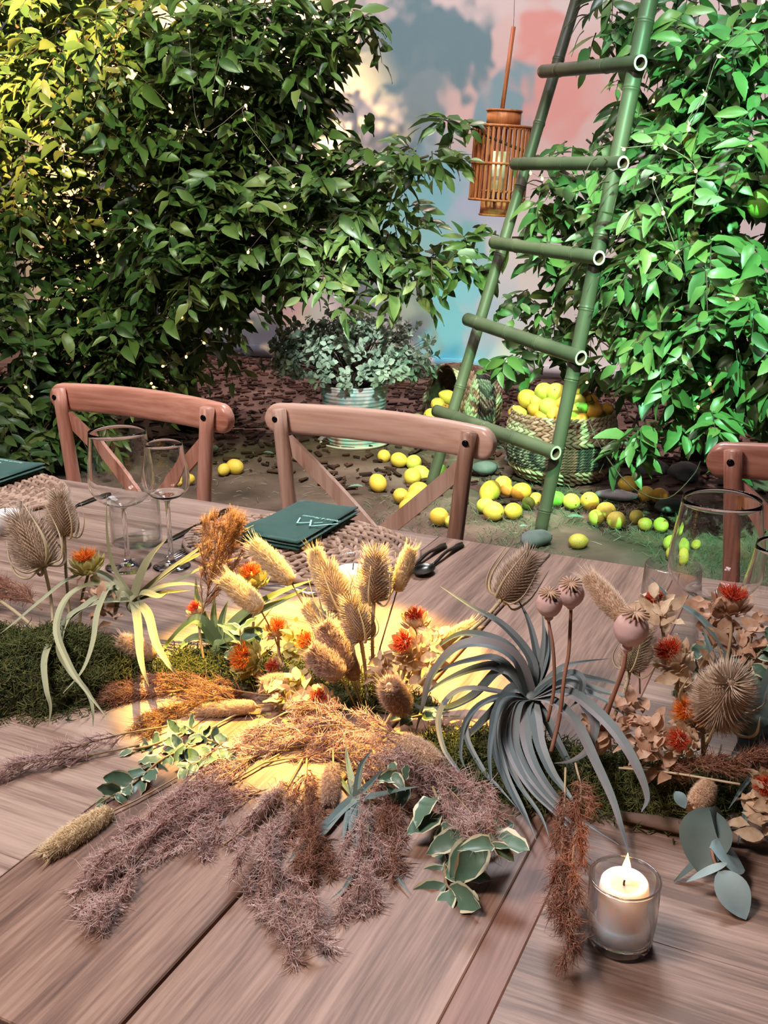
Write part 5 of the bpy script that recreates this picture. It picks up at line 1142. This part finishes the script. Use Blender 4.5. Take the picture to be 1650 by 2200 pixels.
SF = [((184, 1208), 38, 1.04, (0, -.2, 1), 0, m_brg, [(175, 1290, 1.02), (170, 1370, 1.0)], 'yellow and orange safflower between the left teasels and the air plant'),
 ((540, 1240), 38, 1.06, (0, -.3, 1), 0, m_brg, [(545, 1320, 1.03), (540, 1420, 1.0)], 'bright orange safflower near the spoon before the whole placemat'),
 ((597, 1350), 28, 1.0, (.3, -.5, 1), 0, m_brc, [(600, 1420, .99), (610, 1490, .98)], 'small closed safflower bud left of the yellow bunny tails'),
 ((527, 1415), 42, .95, (-.2, -.9, .6), 0, m_brg, [(560, 1450, .97), (590, 1490, .98)], 'large orange and yellow safflower facing the viewer in the centre left'),
 ((588, 1432), 22, .96, (.1, -.8, .6), 1, m_brc, [(600, 1470, .97), (620, 1500, .97)], 'small red safflower deep among cream leaves'),
 ((660, 1382), 30, .97, (-.1, -.6, .8), 0, m_brg, [(680, 1440, .98), (690, 1500, .98)], 'orange safflower behind the shaded bunny tail pair'),
 ((690, 1502), 30, .92, (0, -.7, .7), 1, m_brc, [(700, 1530, .94), (710, 1560, .95)], 'deep red safflower below the shaded bunny tail pair'),
 ((893, 1330), 32, 1.04, (.05, -.3, 1), 1, m_brc, [(890, 1400, 1.02), (870, 1480, 1.0)], 'red safflower right of the teasels, upper of two'),
 ((872, 1385), 38, .99, (-.2, -.8, .7), 1, m_brc, [(870, 1440, .99), (850, 1500, .98)], 'red safflower right of the teasels, lower of two'),
 ((1408, 1292), 32, 1.05, (-.2, -.4, 1), 1, m_brc, [(1425, 1360, 1.02), (1430, 1470, 1.0)], 'half closed safflower in front of the small clear glass'),
 ((1442, 1405), 44, .98, (-.35, -.6, .8), 1, m_brc, [(1455, 1480, .98), (1460, 1560, .98)], 'large red and cream safflower in the middle of the right bunch'),
 ((1572, 1290), 44, 1.06, (.1, -.25, 1), 1, m_dry, [(1570, 1370, 1.03), (1550, 1480, 1.0)], 'dark red safflower in front of the big right wine glass'),
 ((1478, 1530), 42, .95, (-.4, -.6, .6), 0, m_brc, [(1490, 1570, .96), (1500, 1610, .97)], 'orange safflower left of the round teasel head'),
 ((1508, 1546), 30, .95, (.1, -.6, .7), 0, m_brc, [(1510, 1580, .96), (1510, 1620, .97)], 'orange safflower touching the round teasel head'),
 ((1463, 1590), 38, .92, (-.2, -.9, .5), 1, m_brc, [(1480, 1620, .94), (1490, 1650, .95)], 'lowest red safflower of the right bunch'),
 ((1648, 1690), 36, .90, (-.2, -.8, .6), 1, m_brc, [(1660, 1730, .92), (1670, 1760, .93)], 'red safflower at the right edge low in the moss'),
 ((420, 1310), 22, 1.03, (-.2, -.5, 1), 1, m_brc, [(430, 1370, 1.0), (440, 1430, 1.0)], 'small red bud left of the amber plume')]
for a in SF: safflower(*a)
# ---- sprigs of dried leaves
def sprig(name, label, cat, stem, y0, y1, n, smin, smax, m_, wid=.5, wave=.03, spread=.8, group=None, edge=None):
    sp = path(stem, y0, y1, 5); t = thing(name, label, cat, sp[0], group); k = MB(); k.tube(sp, [.0018, .0010], 5); k.build('stem', m_bstem, t); P, fr = frames(sp)
    for i in range(n):
        u = .08+.92*i/max(n-1, 1); j = min(int(u*(len(sp)-1)), len(sp)-1); tn = fr[j][0]; sd = tn.cross(V((0, -.4, 1))).normalized()*(1 if i % 2 else -1)
        d = (tn*.5+sd*spread*rnd(.5, 1.1)+rdir()*.55); k = MB(); s = rnd(smin, smax)*(.7 if u > .85 else 1)
        leaf_mesh(k, M4.Translation(P[j]+(rdir()*.014 if name == 'dried_leaf_sprig' else V((0, 0, 0)))) @ leaf_rot(d, V((0, -.6, 1))+rdir()*.6) @ M4.Scale(s, 4), rnd(-.2, .6), rnd(.1, .7), wid=wid, wave=wave, edge_mi=1 if edge else None)
        k.build('leaf', [m_, edge] if edge else m_, t)
DL = [((640, 1520), [(655, 1470), (690, 1430), (720, 1400)], .95, .98, 15, 'cream dried leaves below the shaded bunny tail pair'), ((600, 1530), [(615, 1500), (640, 1470)], .92, .94, 13, 'yellow lit dried leaves left of the deep red safflower'), ((690, 1540), [(650, 1500), (610, 1480), (575, 1490)], .92, .92, 14, 'pale dried leaves behind the dull level bunny tail'),
 ((620, 1420), [(640, 1390), (650, 1350)], .98, 1.0, 12, 'yellow green leaves around the small closed bud'), ((690, 1420), [(705, 1370), (715, 1340)], .99, 1.0, 10, 'yellow leaves under the bright yellow bunny tail'), ((900, 1470), [(905, 1430), (925, 1390), (930, 1360)], .98, 1.02, 14, 'dried leaves right of the two red safflowers'), ((840, 1480), [(835, 1440), (815, 1410)], .98, .99, 12, 'rosy dried rosette left of the lower red safflower'),
 ((1400, 1610), [(1390, 1570), (1370, 1540), (1350, 1530)], .95, .95, 14, 'brown dried leaves left of the right safflower bunch'), ((1430, 1640), [(1400, 1600), (1390, 1580)], .92, .92, 12, 'tan dried leaves low in the right bunch'), ((1470, 1500), [(1470, 1460), (1460, 1440)], .98, .98, 10, 'pale dried leaves under the large red and cream safflower'), ((1560, 1440), [(1545, 1390), (1535, 1350), (1520, 1310)], 1.02, 1.06, 16, 'curled tan leaves in front of the big right wine glass'),
 ((1610, 1440), [(1610, 1390), (1625, 1340)], 1.02, 1.05, 14, 'curled tan leaves at the right edge under the cut off glass'), ((1640, 1780), [(1630, 1740), (1640, 1700)], .88, .9, 12, 'dry leaves at the right edge over the moss'), ((1330, 1590), [(1300, 1575), (1270, 1560)], .95, .96, 9, 'dark orange dry leaves behind the grey air plant leaves'), ((1420, 1350), [(1425, 1320), (1410, 1290)], 1.02, 1.03, 9, 'dried leaves under the half closed safflower'), ((250, 1330), [(215, 1300), (190, 1280)], 1.0, 1.0, 10, 'brown dry tuft behind the left air plant curls')]
for a, pts, y0, y1, n, lab in DL: sprig('dried_leaf_sprig', lab, 'dried leaves', [a]+pts, y0, y1, int(n*2.7), .012, .027, m_brg if 'yellow' in lab else (m_dry if 'brown' in lab or 'orange' in lab or 'tan' in lab else m_brc), .55, .05, group='sprigs of dried leaves')
m_pit = mat('variegated_leaf_green', [(.035, .085, .055), (.08, .15, .10), (.13, .20, .12)], .4, 20, island=.7); m_pite = mat('variegated_leaf_margin', [(.50, .50, .32), (.66, .64, .46)], .45, 20)
for st, y0, y1, n, s0, s1, lab in [
 ([(930, 1690), (950, 1750), (955, 1830), (960, 1900), (985, 1915)], .80, .70, 16, .030, .046, 'variegated green sprig with cream margins hanging over the table front'), ([(960, 1740), (1000, 1790), (1040, 1800), (1062, 1820)], .78, .71, 10, .034, .048, 'variegated sprig beside the hanging one, reaching right'), ([(420, 1600), (350, 1630), (290, 1680), (215, 1725)], .82, .72, 17, .022, .036, 'variegated sprig reaching left over the yellow lit table'), ([(400, 1570), (330, 1600), (285, 1610)], .84, .78, 9, .022, .032, 'variegated sprig above the yellow table patch, upper left'),
 ([(530, 1430), (520, 1390), (515, 1350)], .98, .99, 8, .030, .046, 'large green variegated leaves above the big orange safflower'), ([(500, 1600), (450, 1590), (400, 1560)], .86, .84, 13, .018, .030, 'small yellowish variegated leaves lit over the table'), ([(520, 1640), (450, 1630), (400, 1650)], .82, .79, 11, .018, .030, 'small variegated leaves just under the yellowish ones'), ([(1600, 1460), (1620, 1420), (1650, 1380)], 1.02, 1.03, 9, .022, .034, 'dark variegated leaves by the fork at the right edge'), ([(1500, 1440), (1480, 1400), (1450, 1480)], 1.02, 1.02, 7, .022, .032, 'variegated leaves behind the large red and cream safflower'), ([(840, 1550), (890, 1540), (930, 1530)], .93, .93, 8, .016, .026, 'small dark green leaves left of the grey air plant'), ([(880, 1690), (850, 1660), (830, 1690)], .80, .78, 7, .02, .03, 'dark green leaves peeking between the plumes')]:
    sprig('variegated_sprig', lab, 'green sprig', st, y0, y1, n, s0, s1, m_pit, .60, .05, .9, 'variegated leaf sprigs', m_pite)
m_euc = mat('eucalyptus_leaf', [(.14, .22, .235), (.25, .36, .37), (.36, .47, .46)], .55, 14, spec=.3); m_eucd = mat('eucalyptus_dark', [(.05, .085, .075), (.12, .17, .16)], .6, 16)
t = thing('eucalyptus_sprig', 'eucalyptus sprig with round blue leaves at the lower right', 'green sprig', at(1545, 1800, z=TT))
k = MB(); k.tube(spline([A(1530, 1760, .86), at(1530, 1830, z=TT+.03), at(1545, 1870, z=TT+.025), at(1577, 1920, z=TT+.014)], 4), [.0018, .001], 6); k.build('stem', m_pst, t)
for (a, b, za, zb, w, m_, dk) in (((1528, 1735), (1500, 1868), .055, .020, .78, m_eucd, 1), ((1525, 1740), (1560, 1800), .06, .03, .9, m_eucd, 1), ((1525, 1822), (1608, 1862), .040, .018, .80, m_euc, 0), ((1545, 1868), (1608, 1972), .030, .006, .76, m_euc, 0), ((1562, 1855), (1474, 1888), .034, .022, .22, m_euc, 0), ((1525, 1830), (1448, 1888), .02, .006, .16, m_eucd, 1), ((1450, 1700), (1475, 1735), .06, .05, .8, m_euc, 0)):
    p, q = at(*a, z=TT+za), at(*b, z=TT+zb); k = MB(); n = 10; X = M4.Translation(p) @ leaf_rot(q-p, V((.1, -.2, 1))) @ M4.Scale((q-p).length, 4); vs, fs = [], []
    for i in range(n+1):
        u = i/n; hw = w*.5*math.sin(PI*u**.85)**.75 if 0 < u < 1 else .01
        for j in range(5): s = -1+.5*j; vs.append(X @ V((s*hw, u, .10*abs(s)*hw-.10*u*u+.02*math.sin(u*5+s))))
    for i in range(n):
        for j in range(4): fs.append((i*5+j, i*5+j+1, i*5+6+j, i*5+5+j))
    k.add(vs, fs); k.build('leaf', m_, t)

# ---- plumes
m_plum = mat('plume_purple', [(.22, .08, .06), (.45, .22, .18), (.60, .38, .33), (.70, .53, .49)], .8, 30, island=.95, transl=.25)
m_plur = mat('plume_red_brown', [(.20, .075, .05), (.38, .18, .115), (.54, .32, .22)], .8, 30, island=.95, transl=.25)
m_plua = mat('plume_amber', [(.26, .12, .05), (.42, .22, .10), (.52, .32, .17)], .8, 30, island=.9, transl=.3)
m_plup = mat('plume_pink', [(.32, .17, .16), (.46, .30, .29), (.55, .42, .40)], .8, 30, island=.9, transl=.3)
m_fluff = mat('plume_silk', [(.60, .38, .33), (.78, .59, .54), (.90, .78, .74)], .7, 30, island=.9, transl=.3)
def plume(label, stem, y0, y1, width, n, m_, rootfrac=.12, fluff=1.0, group='feathery plume grasses'):
    sp = path(stem, y0, y1, 6); t = thing('plume_grass', label, 'dried grass', sp[0], group); P, fr = frames(sp); N = len(P); wm = width*(P[N//2]-CAM).dot(_fw)/F_PX*.5
    k = MB(); k.tube(sp, [.0012, .0005], 5); k.build('stem', m_bstem, t); k = MB(); nb = 34; n = int(n*3.2); tot = sum((P[i+1]-P[i]).length for i in range(N-1))
    for b in range(nb):
        u = rootfrac+(1-rootfrac)*(b+rnd(0, 1))/nb*.96; x = u*(N-1); j = min(int(x), N-2); p = P[j].lerp(P[j+1], x-j); tn = fr[j][0]
        e = rdir(); e = e-tn*e.dot(tn); e = e.normalized() if e.length > .05 else fr[j][1]
        env = wm*(.45+.75*math.sin(PI*min(1, u*.9+.05)))*rnd(.7, 1.35); L = env*2.1*(1-.5*max(0, u-.6))
        side = spline([p, p+tn*L*.40+e*env*.42, p+tn*L*.78+e*env*.72+V((0, 0, -.002)), p+tn*L+e*env*.75+V((0, 0, -.10*L))], 4); k.strand(side, .0005)
        P2, f2 = frames(side); m2 = len(P2)-1
        for s in range(max(4, int(n/nb))):
            v = R.random()**.8*m2; jj = min(int(v), m2-1); q = P2[jj].lerp(P2[jj+1], v-jj); d = (f2[jj][0]*1.5+rdir()*.6).normalized(); l = rnd(.010, .022)
            k.strand([q, q+d*l*.5+rdir()*.002, q+d*l+rdir()*.003], rnd(.00032, .00055))
            silky = fluff*(.15+.85*u)
            for f_ in range(3):
                if R.random() < silky*.85:
                    d2 = (d*.6+rdir()).normalized(); l = rnd(.008, .019); c = q+d*rnd(0, .012); k.strand([c, c+d2*l*.5+rdir()*.0025, c+d2*l+rdir()*.004], rnd(.00025, .00042), 1)
    for w in k.v:
        if w.z < TT+.0015: w.z = TT+.0015+R.random()*.002
    k.build('panicle', [m_, m_fluff if m_ in (m_plum, m_plup) else m_], t, kind='stuff')
for a in [
 ('purple plume sweeping left across the front, second from the top', [(660, 1600), (560, 1620), (480, 1675), (440, 1730), (475, 1800)], .92, .74, 105, 420, m_plum),
 ('long purple plume reaching furthest down the table at the left', [(600, 1620), (480, 1690), (380, 1760), (300, 1840), (222, 1965)], .90, .62, 110, 560, m_plum),
 ('purple plume hanging over the front, longest in the middle', [(650, 1630), (600, 1720), (570, 1810), (600, 1900), (655, 2010)], .88, .60, 115, 560, m_plum),
 ('red brown plume hanging between the middle purple ones', [(660, 1620), (655, 1700), (660, 1780), (685, 1860)], .86, .70, 90, 340, m_plur),
 ('purple plume hanging right of the downward bunny tail', [(740, 1600), (790, 1700), (790, 1800), (765, 1945)], .88, .66, 95, 420, m_plum),
 ('short reddish plume hanging beside the dark spiky air plant', [(800, 1610), (835, 1700), (835, 1780), (845, 1850)], .86, .72, 65, 240, m_plur),
 ('purple plume falling right towards the variegated sprig', [(820, 1570), (900, 1640), (970, 1700), (1035, 1775)], .90, .74, 95, 440, m_plum),
 ('thick purple plume lying level along the top of the front tuft', [(900, 1590), (800, 1565), (690, 1560), (560, 1600)], .90, .86, 90, 460, m_plum),
 ('purple plume under the level one, pointing right', [(560, 1640), (680, 1620), (800, 1620), (900, 1650)], .85, .84, 100, 420, m_plum),
 ('second left sweeping plume, browner and shorter', [(620, 1680), (500, 1720), (420, 1760), (330, 1790)], .84, .70, 90, 380, m_plum),
 ('reddish plume lying level to the left across the moss', [(580, 1495), (470, 1480), (360, 1485), (245, 1500)], .93, .88, 70, 360, m_plur),
 ('amber reddish plume just below the level reddish one', [(560, 1520), (460, 1500), (380, 1530), (325, 1560)], .90, .85, 55, 220, m_plua),
 ('upright amber plume before the whole placemat', [(430, 1330), (445, 1280), (458, 1220), (475, 1150)], 1.02, 1.06, 85, 340, m_plua),
 ('thin pink plume lying on the table at the left edge', [(360, 1560), (250, 1580), (130, 1615), (-20, 1665)], None, None, 38, 90, m_plup),
 ('second thin pink plume crossing under the first at the left edge', [(300, 1600), (180, 1625), (60, 1640), (-40, 1690)], None, None, 26, 50, m_plup),
 ('dark red tuft at the far left behind the moss', [(90, 1310), (50, 1280), (0, 1260)], .98, 1.0, 60, 200, m_plur),
 ('brown dried grass hanging left of the lit candle, longer', [(1236, 1640), (1248, 1700), (1236, 1790), (1226, 1900), (1222, 2062)], .86, .64, 38, 380, m_plur),
 ('brown dried grass hanging left of the lit candle, shorter', [(1215, 1650), (1212, 1740), (1206, 1830), (1204, 1960)], .85, .67, 30, 180, m_plur),
 ('reddish dried grass lying level over the right moss', [(1340, 1648), (1450, 1650), (1560, 1640), (1690, 1625)], .92, .92, 50, 260, m_plur)]:
    if a[2] is None:
        sp = [at(x, y, z=TT+.006) for x, y in a[1]]; ys = (sp[0].y, sp[-1].y); plume(a[0], a[1], ys[0], ys[1], a[4], a[5], a[6], .25, .5)
    else: plume(*a[:4], a[4], a[5], a[6], .12, .35 if a[6] is m_plur and 'brown dried' in a[0] else 1.0)
for pts, y0, y1, lab in (([(700, 1490), (560, 1560), (430, 1660), (310, 1760)], .93, .76, 'pale bent stalk crossing the yellow table patch'), ([(640, 1500), (520, 1530), (410, 1590)], .93, .85, 'short yellow stalk over the small variegated leaves'), ([(1330, 1650), (1440, 1660), (1590, 1685)], .92, .90, 'bare straw stalk over the right moss'), ([(0, 1290), (40, 1320), (82, 1355)], .98, .95, 'prickly pale cut stalk on the left moss'), ([(820, 1570), (855, 1500), (862, 1440)], .93, .96, 'thin bare stalk by the rosy stubby bunny tail')):
    k = MB(); sp = path(pts, y0, y1, 5); k.tube(sp, .0028 if 'prickly' in lab else .0013, 6); idp(k.build('dry_stalk', m_teap, org=sp[0]), lab, 'stalk', 'dry stalks in the flowers')
